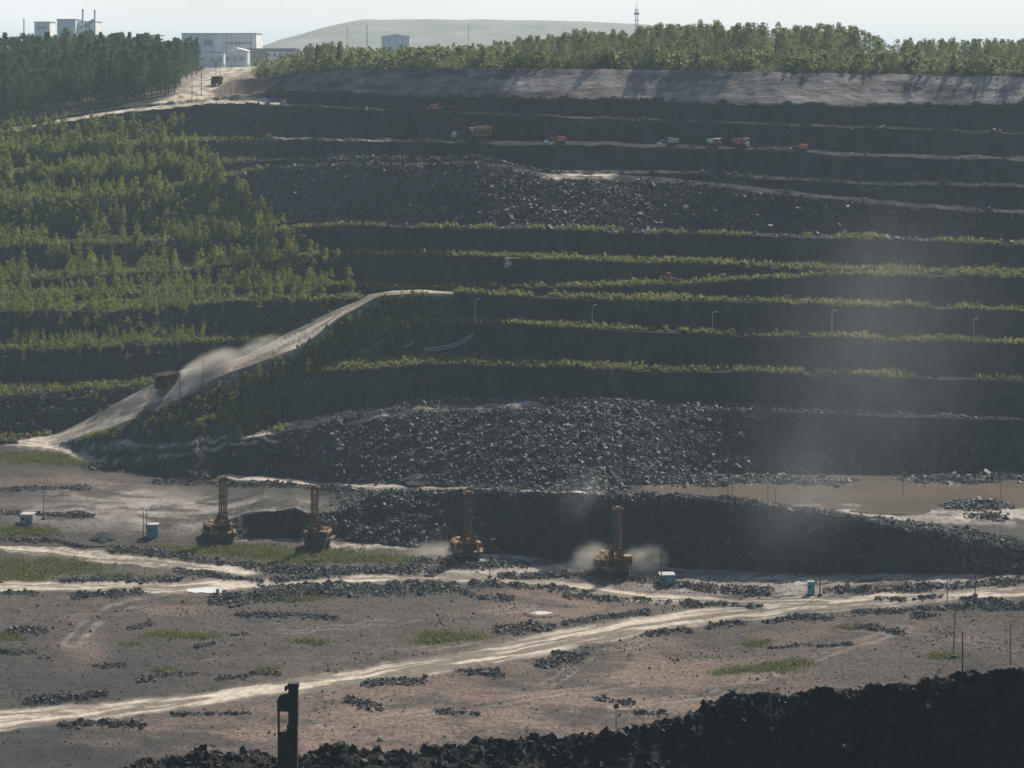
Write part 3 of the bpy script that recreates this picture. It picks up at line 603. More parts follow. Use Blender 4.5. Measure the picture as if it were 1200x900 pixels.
rocks('rubble', sample(b1, 16000), sizes(16000, .25, .5, 1.0), M['rubble'])
up = ((qnum == 9) & qface) * ss(270, 300, qX) * (1 - .75 * ss(780, 860, qX)) + ((qnum >= 10) & (qnum <= 12) & qface) * ss(215, 250, qX) * (1 - ss(300, 345, qX)) * 1.0
up = up + ((qnum == 10) & (qX > 380) & (qX < 660)) * .6 + ((qnum == 8) & qberm & (qX > 320)) * .6
rocks('rubble', sample(up, 42000), sizes(42000, .24, .6, 1.6), M['rubble'])
lf = ((qnum >= 2) & (qnum <= 9) & qface) * (1 - ss(330, 400, qX)) + ((qnum == 3) & qface) * ss(280, 300, qX) * (1 - ss(500, 540, qX)) * 2
lf = lf + ((qnum >= 2) & (qnum <= 5) & qberm) * .35 * (qX < 520) + 1.2 * qc(fill)
rocks('rubble', sample(lf, 26000), sizes(26000, .26, .5, 1.1), M['rubble'])
cn_ = np.clip(-.1 + 1.9 * qc(fbm(XS / 14, GY * 0 + num * 3.3, o=3)), 0, 2)
ed = (qberm & (qnum >= 9) & (qnum <= 13)) * ss(0, .3, .45 - qrt) * cn_ * (qX > 300) + (qberm & (qnum == 2) & (qX > 840)) * 1.5 + (qberm & (qnum >= 3) & (qnum <= 8)) * .12
ed = ed + (qface & (qnum >= 9) & (qnum <= 13)) * ss(.86, 1, qrt) * cn_
rocks('rubble', sample(ed, 6500), sizes(6500, .27, .55, 1.0), M['rubble_floor'])
# near embankment: blocks along the crest and down the dark bank
w = (rtag[1:] == 'embankment')[:, None] * (qY > 229) * (qY < 243.5) * (1 + 2.5 * ss(237, 240, qY))
pp = sample(w, 6500); rocks('rubble', pp, sizes(6500, .2, .6, 1.0), M['near_rock'], .1)

def blades(name, pts, hgt, m, nb=5, wid=.16):
    """tufts of narrow leaning blades"""
    n = len(pts); P_ = np.repeat(pts, nb, 0); H = np.repeat(hgt, nb) * RNG.uniform(.55, 1.15, n * nb); a = RNG.uniform(0, 2 * np.pi, n * nb); k = RNG.uniform(.15, .65, n * nb)
    base = P_ + np.stack([np.cos(a), np.sin(a), 0 * a], -1) * (H * .22 * RNG.random(n * nb))[:, None]
    sd = np.stack([-np.sin(a), np.cos(a), 0 * a], -1) * (H * wid)[:, None]
    mid = base + np.stack([np.cos(a) * k * .4, np.sin(a) * k * .4, .6 + 0 * a], -1) * H[:, None]
    tip = base + np.stack([np.cos(a) * k, np.sin(a) * k, 1 + 0 * a], -1) * H[:, None]
    v = np.stack([base - sd * .6, base + sd * .6, mid + sd, tip, mid - sd], 1).reshape(-1, 3)
    i = np.arange(n * nb) * 5
    f = np.concatenate([np.stack([i, i + 1, i + 2, i + 4], -1)]); f2 = np.stack([i + 4, i + 2, i + 3, i + 3], -1)
    tri = np.concatenate([np.stack([i, i + 1, i + 2], -1), np.stack([i, i + 2, i + 4], -1), np.stack([i + 4, i + 2, i + 3], -1)])
    return link(name, np_mesh(name, v, tri, m), kind='stuff')
gq = qc(grass)
w = np.where(gq > .25, gq, 0) * (qnum >= 3) * (qnum <= 8) * qberm * (qX > 240) * (1.3 - qrt)
blades('grass', sample(w, 45000), sizes(45000, .8, .35, 1.8), M['grass'], 5, .2)
w = np.where(gq > .25, gq, 0) * (qnum >= 2) * (qnum < 13) * (qX < 520) * np.where(qberm, 4, 1)
blades('grass', sample(w, 45000), sizes(45000, .8, .35, 1.8), M['grass'], 5, .2)
w = np.where(gq > .1, gq ** 1.7, 0) * (qnum <= 1)
blades('grass', sample(w, 16000), sizes(16000, .38, .35, .9), M['grass'], 5, .14)
w = np.where(gq > .3, gq, 0) * (qnum == 99) * (qY < 860) * (qX > 200)
blades('grass', sample(w, 7000), sizes(7000, .8, .35, 1.6), M['grass'], 5, .2)

# ------------------------------------------------------------------ trees
def crown(seed, H, Rw, z0, prof, ncl, per, leaf, cl):
    r = np.random.default_rng(seed); t = r.random(ncl) ** .9 * .93; a = r.uniform(0, 2 * np.pi, ncl)
    lob = 1 + .35 * np.sin(a * 2 + seed) + .2 * np.sin(a * 3 + 2 * seed + 5 * t)
    rad = np.array([prof(q) for q in t]) * Rw * lob * np.sqrt(r.uniform(.12, 1, ncl))
    c = np.stack([np.cos(a) * rad, np.sin(a) * rad, z0 + t * (H - z0)], -1)
    cs = cl * r.uniform(.6, 1.3, ncl) * (1.15 - .85 * t)
    p = np.repeat(c, per, 0) + r.normal(size=(ncl * per, 3)) * np.repeat(cs, per)[:, None] * np.array([.55, .55, .42]); n = len(p)
    q = r.normal(size=(n, 3)); q /= np.linalg.norm(q, axis=1)[:, None]; u = np.cross(q, r.normal(size=(n, 3))); u /= np.linalg.norm(u, axis=1)[:, None]; w_ = np.cross(q, u)
    s = leaf * r.uniform(.5, 1.25, n)[:, None]
    v = np.stack([p - u * s, p - w_ * s * .55 + q * s * .15, p + u * s, p + w_ * s * .55 + q * s * .15], 1).reshape(-1, 3)
    return v, np.arange(n * 4).reshape(-1, 4)
def trunk_mb(seed, H, r0, limbs, spread):
    r = random.Random(seed); m = MB(); z = -.6; x = y = 0; pts = [(0, 0, -.6)]
    for i in range(1, 5): pts.append((r.uniform(-.02, .02) * H * i / 4, r.uniform(-.02, .02) * H * i / 4, H * .92 * i / 4))
    rr = [r0 * (1 - .22 * i) for i in range(5)]
    for i in range(4): m.tube(pts[i], pts[i + 1], rr[i], 6, rr[i + 1])
    for i in range(limbs):
        t = r.uniform(.3, .85); a = r.uniform(0, 6.28); z = H * t; L = spread * (1.1 - t * .7)
        m.tube((0, 0, z), (math.cos(a) * L, math.sin(a) * L, z + L * .55), r0 * .3, 4, r0 * .08)
    return m
def broad(t): return max(.05, math.sin(math.pi * (.12 + .86 * t) ** .9))
def slim(t): return max(.06, (1 - t) ** .75 * min(1, .35 + 3 * t))
def round_top(t): return max(.05, min(1, .45 + 2.2 * t) * (1 - t ** 2.4) ** .8)
def pine(t): return max(.04, (1 - t) ** .9 * (.75 + .25 * math.sin(t * 28)))
def bush(t): return max(.08, (1 - t) ** .6 * min(1, .5 + 2 * t))
KINDS = {}
def kind(key, n, H, Rw, z0, prof, ncl, per, leaf, cl, lm, bm_, r0, limbs):
    KINDS[key] = []
    for i in range(n):
        h = H * (.9 + .2 * random.random()); v, f = crown(i * 7 + len(key) * 31, h, Rw * (.85 + .3 * random.random()), z0, prof, ncl, per, leaf, cl)
        KINDS[key].append((np_mesh('crown', v, f, lm), trunk_mb(i, h, r0, limbs, Rw).mesh('trunk', bm_), v, f))
kind('forest', 6, 20, 3.9, 3.5, broad, 120, 17, .36, 1.35, M['leaf_forest'], M['bark'], .28, 7)
kind('conifer', 3, 20, 3.0, 2.5, pine, 80, 20, .48, 1.2, M['leaf_forest'], M['bark'], .26, 6)
kind('birch', 8, 12, 2.4, .3, round_top, 190, 12, .17, .72, M['leaf_rim'], M['birch_bark'], .14, 6)
kind('young', 8, 5.5, 1.3, .15, slim, 44, 12, .17, .55, M['leaf_young'], M['bark'], .07, 4)
kind('shrub', 4, 2.6, 1.3, .1, bush, 16, 12, .22, .55, M['leaf_young'], M['bark'], .05, 3)
def tree(name, key, loc, sc, label, cat, group, wide=1.0):
    cr_, tr_, _, _ = random.choice(KINDS[key])
    o = empty(name, loc, random.uniform(0, 6.28), 1, label=label, cat=cat, group=group); o.scale = (sc * wide, sc * wide, sc)
    link('trunk', tr_, o); link('crown', cr_, o)
def merged(name, spots, m):
    """a mass of young growth too many to count"""
    vs, fs, n = [], [], 0
    for key, loc, sc in spots:
        _, _, v, f = random.choice(KINDS[key]); a = random.uniform(0, 6.28); c, s = math.cos(a), math.sin(a)
        v = v @ np.array([[c, s, 0], [-s, c, 0], [0, 0, 1]]) * sc + np.array(loc); vs.append(v); fs.append(f + n); n += len(v)
    link(name, np_mesh(name, np.concatenate(vs), np.concatenate(fs), m), kind='stuff')
# the dark forest on the upper left
placed = []
def far_enough(X, Y, d):
    for a, b in placed:
        if (a - X) ** 2 + (b - Y) ** 2 < d * d: return False
    placed.append((X, Y)); return True
def edge_y(x): c = int((x - X0) / DX); return GY[np.where(rtag == 'face14')[0][-1], c]
cnt = 0
for tries in range(20000):
    if cnt >= 285: break
    x = random.uniform(-60, 236); Y0 = edge_y(x) + 4
    Y = Y0 + 330 * random.random() ** 1.5
    lim = np.interp(Y, [880, 960, 1100, 1300], [196, 214, 226, 238])
    if x > lim: continue
    X = Y * (x - 600) / F
    if not far_enough(X, Y, 5.2 if Y < Y0 + 60 else 6.5): continue
    z = gz(X, Y); top = np.interp(x, [-60, 0, 60, 140, 200, 240], [27, 28, 30, 36, 42, 44]) + random.uniform(-3, 5)
    hmax = (YH - top) / F * Y + CAMZ - z; h = min(random.uniform(18, 25) + min(5, (Y - Y0) / 30), hmax)
    if h < 9: continue
    k = 'forest' if random.random() < .72 else 'conifer'
    tree('forest_tree' if k == 'forest' else 'pine_tree', k, (X, Y, z - .2), h / 20, 'tall dark green tree in the dense forest above the overgrown left wall' if k == 'forest' else 'slender dark conifer standing among the broad trees of the left forest', 'tree', 'forest on the upper left' if k == 'forest' else 'conifers in the left forest', random.uniform(.85, 1.15))
    cnt += 1
# birches and bushes along the far rim
cnt = 0; placed.clear()
def rimtop(x): return np.interp(x, [300, 345, 352, 400, 420, 560, 620, 690, 740, 770, 800, 860, 1005, 1018, 1040, 1060, 1200, 1320], [72, 58, 47, 45, 52, 46, 38, 31, 30, 22, 20, 23, 25, 34, 43, 42, 40, 38])
for tries in range(40000):
    if cnt >= 298: break
    x = random.uniform(312, 1240); Y = edge_y(x) + 5 + 75 * random.random() ** 1.4
    X = Y * (x - 600) / F; back = Y - edge_y(x)
    if not far_enough(X, Y, 2.6 if back < 25 else 3.6): continue
    z = gz(X, Y); tp = rimtop(x)
    if back < 30 and x > 740: tp = tp + np.interp(x, [740, 800, 1010, 1050], [2, 24, 26, 8]) * random.uniform(.7, 1.05)
    h = (YH - tp - random.choice((1, 3, 4, 6, 9, 13)) - random.uniform(0, 3)) / F * Y + CAMZ - z
    if x < 350: h = random.uniform(3, 6) + max(0, x - 330) * .1
    if h < 3: continue
    k = 'birch'
    if 350 < x < 402 and random.random() < .6: k = 'conifer'
    tree('birch_tree' if k == 'birch' else 'pine_tree', k, (X, Y, z - .2), h / (12 if k == 'birch' else 20), 'light green young birch in the thick row along the far rim' if k == 'birch' else 'dark pine in the clump beside the top haul road on the rim', 'tree', 'birches along the far rim' if k == 'birch' else 'pines at the left end of the rim', random.uniform(.95, 1.45) if k == 'birch' else random.uniform(.8, 1.0))
    cnt += 1
spots = []
for i in range(330):
    x = random.uniform(345, 1260); Y = edge_y(x) + random.uniform(45, 130); X = Y * (x - 600) / F; z = gz(X, Y)
    h = (YH - rimtop(x) - random.uniform(2, 9)) / F * Y + CAMZ - z
    if h > 4: spots.append(('birch', (X, Y, z - .2), h / 12))
merged('trees', spots, M['leaf_rim'])
spots = []
for i in range(1700):
    x = random.uniform(300, 1260); Y = edge_y(x) + random.uniform(2, 60); X = Y * (x - 600) / F
    spots.append(('shrub', (X, Y, gz(X, Y) - .1), random.uniform(.6, 1.3) * random.choice((1, 1.4, 2.1, 2.6))))
merged('undergrowth', spots, M['leaf_rim'])
# young growth on the left wall
yg = []
gw = np.clip(.62 + .8 * fbm(XS / 22, y0 / 16, o=3), 0, 1)
tries = 0
while len(yg) < 2700 and tries < 50000:
    tries += 1
    x = random.uniform(-40, 420); y = random.uniform(150, 425)
    if x > np.interp(y, [150, 165, 200, 240, 260, 285, 310, 345, 365, 400, 425], [215, 215, 255, 300, 318, 345, 395, 420, 330, 245, 215]): continue
    p = at(x, y); c = int((x - X0) / DX)
    r = int(np.searchsorted(GY[:, c], p.y)); r = min(r, NR - 1)
    if road[r, c] > .2 or num[r, 0] > 12: continue
    dens = gw[r, c] * np.interp(y, [150, 300, 330, 400, 425], [1, 1, .75, .45, .25])
    if isface[r, 0]: dens *= np.interp(y, [150, 225, 235, 245, 255, 270, 285, 300], [.9, .8, .45, .45, .75, .6, .15, .12])
    if random.random() > dens * 1.5: continue
    yg.append((p, random.uniform(.65, 1.35) * np.interp(y, [150, 300, 360, 425], [1.05, 1.0, .85, .6])))
for i in range(100):                                        # the knoll right of the ramp
    x = random.uniform(300, 490); y = np.interp(x, [300, 400, 440, 490], [440, 385, 362, 350]) + random.random() ** 1.3 * np.interp(x, [300, 400, 440, 490], [20, 50, 65, 40])
    p = at(x, y); c = int((x - X0) / DX); r = min(int(np.searchsorted(GY[:, c], p.y)), NR - 1)
    if road[r, c] > .2: continue
    yg.append((p, random.uniform(.35, .95)))
yg.sort(key=lambda q: -q[1] / q[0].y)
for p, s in yg[:295]:
    tree('young_tree', 'young', (p.x, p.y, p.z - .1), s, 'bright green young tree growing on the benches of the overgrown left wall', 'young tree', 'young trees on the left wall')
merged('young_trees', [('young', (p.x, p.y, p.z - .1), s) for p, s in yg[295:]], M['leaf_young'])
spots = []
for i in range(1500):
    x = random.uniform(-20, 520); y = random.uniform(330, 520)
    p = at(x, y); c = int((x - X0) / DX); r = min(int(np.searchsorted(GY[:, c], p.y)), NR - 1)
    if grass[r, c] < .3 or road[r, c] > .1 or num[r, 0] < 2: continue
    spots.append(('shrub', (p.x, p.y, p.z - .1), random.uniform(.35, .95)))
pp = sample(np.where(gq > .35, gq, 0) * (qnum >= 3) * (qnum <= 8) * qberm * (qX > 480) * (qc(fbm(XS / 25, GY * 0 + num * 5.0, o=2)) > .1), 420)
spots += [('shrub', tuple(p), random.uniform(.25, .8)) for p in pp]
for i in range(170):
    x = random.uniform(95, 330); yl_ = np.interp(x, *RLOW); y = yl_ + 3 + random.random() * max(4, 512 - yl_)
    p = at(x, y); spots.append(('shrub', (p.x, p.y, p.z - .1), random.uniform(.25, .75)))
merged('shrubs', spots, M['leaf_young'])
# ------------------------------------------------------------------ water
def shell(name, outline, z, m, kind='structure', cat=None, label=None):
    """flat irregular water sheet from a world-space outline"""
    bm = bmesh.new(); bm.faces.new([bm.verts.new((p[0], p[1], z)) for p in outline]); me = bpy.data.meshes.new(name); bm.to_mesh(me); bm.free(); me.materials.append(m)
    return link(name, me, kind=kind)
def water_mat(name, col, rough, bump=.05, bs=1.2):
    m, nt, p = new_mat(name); L = nt.links.new
    co = nn(nt, 'ShaderNodeTexCoord'); n = nn(nt, 'ShaderNodeTexNoise', Scale=bs, Detail=3.0); mp = nn(nt, 'ShaderNodeMapping'); mp.inputs['Scale'].default_value = (.35, 1, 1)
    L(co.outputs['Object'], mp.inputs[0]); L(mp.outputs[0], n.inputs['Vector']); b = nn(nt, 'ShaderNodeBump', Strength=bump, Distance=.1); L(n.outputs['Fac'], b.inputs['Height']); L(b.outputs[0], p.inputs['Normal'])
    n2 = nn(nt, 'ShaderNodeTexNoise', Scale=.06, Detail=4.0); L(co.outputs['Object'], n2.inputs['Vector'])
    mx = nn(nt, 'ShaderNodeMix', data_type='RGBA'); mx.inputs['A'].default_value = c4([q * .6 for q in col]); mx.inputs['B'].default_value = c4([q * 1.35 for q in col]); L(n2.outputs['Fac'], mx.inputs['Factor']); L(mx.outputs['Result'], p.inputs['Base Color'])
    p.inputs['Roughness'].default_value = rough; p.inputs['Specular IOR Level'].default_value = .6
    return m
wz = CAMZ - 107.6 - .05
def wpt(x, y): h = CAMZ - wz; Y = F * h / (y - YH); return ((x - 600) / F * Y, Y)
out = [wpt(x, y) for x, y in [(720,577),(742,580),(800,583),(850,588),(900,592),(950,597),(1000,600),(1060,603),(1100,606),(1200,610),(1500,614)]] + [wpt(1500, 548), wpt(1200, 548), wpt(1000, 548), wpt(850, 550), wpt(740, 556), wpt(690, 566)]
shell('pond_water', out, wz, water_mat('muddy_water', (.125, .102, .078), .16, .25, .8))
mp_ = water_mat('puddle_water', (.55, .56, .56), .25, .02)
for x, y, rx, ry in PUDDLES[:3]:
    c = at(x, y); pts = []
    for i in range(28):
        a = 6.283 * i / 28; k = .75 + .35 * vnoise(np.array(i * .8 + x), np.array(y))
        pts.append((c.x + math.cos(a) * rx * k * c.y / F, c.y + math.sin(a) * ry * k * c.y / F / .245))
    ww = .04 + max(gz(px, py) for px, py in pts)
    shell('puddle', pts, ww, mp_)
# ------------------------------------------------------------------ far hill
hx = np.linspace(270, 960, 140); prof = np.interp(hx, [270, 300, 330, 370, 410, 430, 560, 680, 760, 850, 930, 960], [64, 58, 47, 35, 26, 22.5, 23, 25, 29, 48, 66, 66])
top = (YH - prof + .25 * fbm(hx / 30, hx * 0, o=3)) / F * 2300; hd = np.linspace(0, 1, 16); HV = []
for t in hd:
    Yd = 2000 + 900 * t; k = min(1, t * 3.2) * (1 if t < .6 else max(0, 1 - (t - .6) / .4)); k = k * (1 + .0)
    for i, x in enumerate(hx): HV.append(((x - 600) / F * 2300 * (1 + .03 * t), Yd, CAMZ - 12 + (top[i] + 12) * k + 0.5 * float(vnoise(np.array(i / 6.0), np.array(t * 9)))))
hi = np.arange(len(HV)).reshape(len(hd), len(hx))
hq = np.stack([hi[:-1, :-1], hi[:-1, 1:], hi[1:, 1:], hi[1:, :-1]], -1).reshape(-1, 4)
link('hill', np_mesh('hill', np.array(HV), hq, rock_mat('grassed_spoil', [(.3, (.16, .18, .165)), (.5, (.21, .23, .21)), (.7, (.28, .29, .27))], .95, .1, .02), True), kind='structure')  # hill colours paled to stand in for thicker distance haze

# ------------------------------------------------------------------ machines
def lattice(m, x, y, z0, z1, w, d, n, rc, rb):
    cs = [(x - w / 2, y - d / 2), (x + w / 2, y - d / 2), (x + w / 2, y + d / 2), (x - w / 2, y + d / 2)]
    for c in cs: m.tube((*c, z0), (*c, z1), rc, 5)
    for i in range(n):
        a, b = z0 + (z1 - z0) * i / n, z0 + (z1 - z0) * (i + 1) / n
        for k in range(4):
            p, q = cs[k], cs[(k + 1) % 4]
            m.tube((*p, a), (*q, b) if i % 2 else (*q, b), rb, 4); m.tube((*p, b), (*q, b), rb, 4)
def wheel(name, x, y, z, r, wd, parent):
    t = MB()
    prof = [(-wd / 2, r * .62), (-wd / 2, r * .9), (-wd * .36, r), (wd * .36, r), (wd / 2, r * .9), (wd / 2, r * .62)]; n = 18
    v = [(x + px, y + pr * math.cos(6.2832 * i / n), z + pr * math.sin(6.2832 * i / n)) for i in range(n) for px, pr in prof]; k = len(prof)
    t.add(v, [(i * k + j, i * k + j + 1, ((i + 1) % n) * k + j + 1, ((i + 1) % n) * k + j) for i in range(n) for j in range(k - 1)])
    o = t.build(name, M['black'], parent)
    h = MB(); h.tube((x - wd * .42, y, z), (x + wd * .42, y, z), r * .6, 12); h.tube((x - wd * .52, y, z), (x + wd * .52, y, z), r * .22, 8)
    h.build('rim', M['brown_dark'], o)
def dump_truck(loc, rz, sc, paint, cabm, label, group=None, pitch=0.0, roll=0.0):
    o = empty('dump_truck', loc, rz, sc, label=label, cat='dump truck', group=group); o.rotation_euler = (pitch, roll, rz)
    for x in (-1.95, 1.95): wheel('wheel', x, -2.7, 1.2, 1.2, .85, o)
    for x in (-1.85, 1.85): wheel('wheel', x, 1.75, 1.2, 1.2, 1.5, o)
    f = MB(); f.box((0, -.4, 1.35), (1.7, 8.2, .7)); f.tube((-1.9, -2.7, 1.2), (1.9, -2.7, 1.2), .22, 8); f.tube((-1.8, 1.75, 1.2), (1.8, 1.75, 1.2), .35, 8); f.box((0, 3.3, 1.3), (2.2, .5, .5)); f.build('chassis', M['dark'], o)
    b = MB(); b.prism([(-4.55, 4.75), (-4.55, 4.95), (-1.5, 4.98), (3.9, 4.55), (4.6, 3.75), (4.3, 3.3), (1.6, 1.95), (-1.1, 1.95), (-1.75, 4.45), (-2.4, 4.72)], -2.45, 2.45, 'X')
    for y in (-.6, .7, 2.0, 3.2): 
        for x in (-2.52, 2.52): b.box((x, y, 3.6), (.16, .22, 1.9))
    b.build('dump_body', paint, o)
    c = MB(); c.box((-1.35, -3.05, 3.1), (1.7, 1.7, 2.0)); c.box((1.3, -3.05, 2.65), (1.6, 1.5, 1.1)); cb = c.build('cab', cabm, o)
    w = MB(); w.box((-1.35, -3.93, 3.45), (1.35, .06, .75)); w.box((-2.22, -3.05, 3.45), (.06, 1.2, .7)); w.build('window', M['glass'], cb)
    g = MB(); g.box((0, -3.75, 1.75), (3.9, .9, 1.3)); g.box((0, -4.3, 1.05), (4.6, .35, .5)); g.box((0, -3.1, 2.12), (4.8, 1.9, .12)); g.build('front_deck', cabm, o)
    r = MB(); r.box((.1, -4.23, 1.9), (1.5, .08, .95))
    for i in range(5): r.box((-.5 + .3 * i, -4.28, 1.9), (.07, .06, .95))
    r.build('grille', M['dark'], o)
    for x in (-1.6, 1.6): h = MB(); h.tube((x, -4.22, 1.6), (x, -4.34, 1.6), .19, 10); h.build('headlight', M['glass'], o)
    l = MB()
    for x in (-2.1, -1.6): l.tube((x, -4.5, .5), (x, -4.0, 2.2), .05, 5)
    for i in range(5): l.tube((-2.1, -4.45 + .1 * i, .6 + .35 * i), (-1.6, -4.45 + .1 * i, .6 + .35 * i), .04, 4)
    for x in (-2.4, 2.4): l.tube((x, -3.9, 2.1), (x, -3.9, 3.1), .04, 5); l.tube((x, -2.4, 2.1), (x, -2.4, 3.1), .04, 5); l.tube((x, -3.9, 3.1), (x, -2.4, 3.1), .04, 5)
    l.build('handrail', M['pole'], o)
    for x in (-2.55, 2.55): mr = MB(); mr.box((x, -3.95, 3.2), (.3, .08, .55)); mr.build('mirror', M['dark'], o)
    return o
def crawler(name, x, L, h, w, parent):
    m = MB(); m.prism([(-L / 2, h * .45), (-L / 2 + h * .35, .02), (L / 2 - h * .35, .02), (L / 2, h * .45), (L / 2 - h * .3, h), (-L / 2 + h * .3, h)], x - w / 2, x + w / 2, 'X')
    n = int(L / .45)
    for i in range(n):
        y = -L / 2 + h * .35 + (L - h * .7) * (i + .5) / n; m.box((x, y, h + .03), (w * 1.08, .3, .1)); m.box((x, y, .06), (w * 1.08, .3, .1))
    o = m.build(name, M['dark'], parent)
    r = MB()
    for i in range(5): y = -L / 2 + h * .5 + (L - h) * i / 4; r.tube((x - w * .54, y, h * .42), (x + w * .54, y, h * .42), h * .28, 9)
    r.build('roller', M['brown_dark'], o)
def drill_rig(x, ypx, hpx, rz, label, body, mirror=1):
    p = at(x, ypx); H = hpx * p.y / F; s = H / 16.0
    o = empty('drill_rig', (p.x, p.y, p.z - .05), rz, s, label=label, cat='drill rig', group='drilling rigs on the pit floor')
    for q in (-1.9, 1.9): crawler('crawler_track', q, 7.2, 1.6, 1.1, o)
    b = MB(); b.box((0, .6, 1.75), (4.6, 8.4, .6)); b.build('main_frame', M['dark'], o)
    b = MB(); b.box((0, 1.2, 3.15), (4.9, 6.2, 2.1), tx=.97); b.box((.2, 1.5, 4.35), (3.6, 4.2, .35)); b.box((-mirror * .9, 3.0, 4.75), (1.2, 1.4, .5)); b.prism([(-2.9, 2.1), (-2.45, 2.0), (-2.45, 4.1), (-2.9, 3.8)], -1.5, 3.6, 'Y'); b.prism([(2.9, 2.1), (2.45, 2.0), (2.45, 4.1), (2.9, 3.8)], -1.5, 3.6, 'Y')
    h_ = b.build('machine_house', body, o)
    for sx in (-2.96, 2.96):
        v = MB(); v.box((sx, 1.05, 3.05), (.05, 4.6, 1.1))
        for i in range(7): v.box((sx, -.9 + .65 * i, 3.05), (.1, .42, .9))
        v.build('louvre_panel', M['brown_dark'], h_)
    v = MB(); v.box((0, -1.95, 3.1), (4.1, .05, 1.4))
    for i in range(4): v.box((-1.6 + 1.05 * i, -1.97, 3.1), (.7, .1, 1.2))
    v.build('louvre_panel', M['brown_dark'], h_)
    c = MB(); c.box((mirror * 2.35, -2.9, 3.55), (1.7, 1.9, 2.3), ty=.9); c.box((mirror * 2.35, -2.9, 4.78), (1.9, 2.2, .14)); cb = c.build('cab', body, o)
    w = MB(); w.box((mirror * 2.35, -3.82, 3.9), (1.4, .1, 1.1)); w.box((mirror * 3.2, -2.9, 3.9), (.1, 1.4, 1.0)); w.build('window', M['glass'], cb)
    for cc, dm in (((-mirror * 2.2, -2.6, 2.3), (2.2, 2.4, .22)), ((-mirror * 3.3, .8, 2.25), (1.3, 4.5, .2)), ((mirror * 3.3, 1.6, 2.25), (1.3, 4.0, .2))):
        d = MB(); d.box(cc, dm); d.build('deck', body, o)
    d = MB(); d.box((-mirror * 3.25, 1.2, 3.0), (.95, 2.2, 1.3)); d.build('compressor_box', body, o)
    hr = MB()
    for sx in (-1, 1):
        for y in (-1.4, .0, 1.4, 2.8): hr.tube((sx * 2.3, y, 4.2), (sx * 2.3, y, 5.2), .05, 4)
        hr.tube((sx * 2.3, -1.4, 5.2), (sx * 2.3, 2.8, 5.2), .05, 4); hr.tube((sx * 2.3, -1.4, 4.7), (sx * 2.3, 2.8, 4.7), .04, 4)
    for y in (-1.4, .7, 2.8): hr.tube((-mirror * 3.9, y, 2.3), (-mirror * 3.9, y, 3.4), .05, 4)
    hr.tube((-mirror * 3.9, -1.4, 3.4), (-mirror * 3.9, 2.8, 3.4), .05, 4); hr.build('handrail', M['pole'], o)
    m = MB(); lattice(m, 0, -2.6, 1.2, 15.6, 1.5, 1.3, 9, .14, .07)
    m.tube((.15, -2.6, .1), (.15, -2.6, 14.2), .16, 8); m.tube((-.3, -2.6, 3), (-.3, -2.6, 13.5), .12, 6); m.box((0, -2.7, 6.2), (1.3, 1.0, 1.0)); m.box((0, -2.6, 11.5), (1.4, 1.1, .35))
    ma = m.build('drill_mast', M['rust'], o)
    t = MB(); t.box((0, -2.6, 15.7), (2.3, 2.0, .35)); t.box((0, -2.6, 16.0), (1.7, 1.4, .5), tx=.7); t.tube((-.9, -2.6, 15.45), (.9, -2.6, 15.45), .4, 10)
    for sx in (-1.1, 1.1): t.tube((sx, -3.5, 15.8), (sx, -3.5, 16.5), .05, 4); t.tube((sx, -1.7, 15.8), (sx, -1.7, 16.5), .05, 4); t.tube((sx, -3.5, 16.5), (sx, -1.7, 16.5), .05, 4)
    t.build('mast_head', M['rust'], ma)
    st = MB()
    for sx in (-1, 1): st.tube((sx * 1.9, -1.0, 4.2), (sx * .85, -2.3, 7.4), .18, 6); st.tube((sx * 1.9, .4, 4.2), (sx * .85, -1.9, 6.6), .14, 6); st.prism([(sx * 2.1, 4.2), (sx * .85, 7.0), (sx * .85, 4.2)], -2.2, -1.9, 'Y')
    st.build('support_strut', M['rust'], o)
    for q in ((-2.2, -3.4), (2.2, -3.4), (0, 4.6)): j = MB(); j.tube((*q, .9), (*q, 3.0), .28, 8); j.tube((*q, .12), (*q, 1.0), .18, 8); j.tube((*q, .0), (*q, .14), .5, 10); j.build('jack', M['dark'], o)
    e = MB(); e.tube((1.2, 3.2, 4.2), (1.2, 3.2, 5.7), .16, 8); e.tube((1.2, 3.2, 5.7), (1.2, 3.5, 6.0), .16, 8); e.build('exhaust_stack', M['dark'], o)
    return o
drill_rig(257, 633, 76, R(28), 'ochre drilling rig with tall lattice mast on grassy ground, close to the teal cabin', M['amber'], -1)
drill_rig(372, 641, 74, R(-10), 'rust brown drilling rig with slim mast beside a dark cut, between two other rigs', M['rust'], 1)
drill_rig(546, 655, 81, R(14), 'orange drilling rig at the foot of the rubble slope with dust behind its left side', M['orange'], -1)
drill_rig(718, 673, 81, R(24), 'dusty amber drilling rig before the dark face, pale dust on both its sides', M['amber'], 1)
p = at(196, 454); dump_truck((p.x, p.y, p.z - .1), R(-22), .88, M['brown_dark'], M['brown_dark'], 'dark mining dump truck coming down the dusty ramp', pitch=R(4))
p = at(254, 100); dump_truck((p.x, p.y, p.z), R(-6), .82, M['brown_dark'], M['brown_dark'], 'dark dump truck alone on the pale top road beside the forest')
TB = 'machines loading on the upper bench'
p = at(838, 171.5); dump_truck((p.x, p.y + 2, gz(p.x, p.y + 2)), R(35), .52, M['white'], M['red_orange'], 'small dump truck with pale canopy and red cab parked left of a larger one', TB)
p = at(869, 172.5); dump_truck((p.x, p.y + 2, gz(p.x, p.y + 2)), R(62), .58, M['red_orange'], M['white'], 'red dump truck with white front, right one of the pair on the upper bench', TB)
p = at(604, 335.5); dump_truck((p.x, p.y + 3, gz(p.x, p.y + 3)), R(-72), .66, M['dark'], M['white'], 'dump truck with bright white cab on the grassy bench in the middle of the wall')
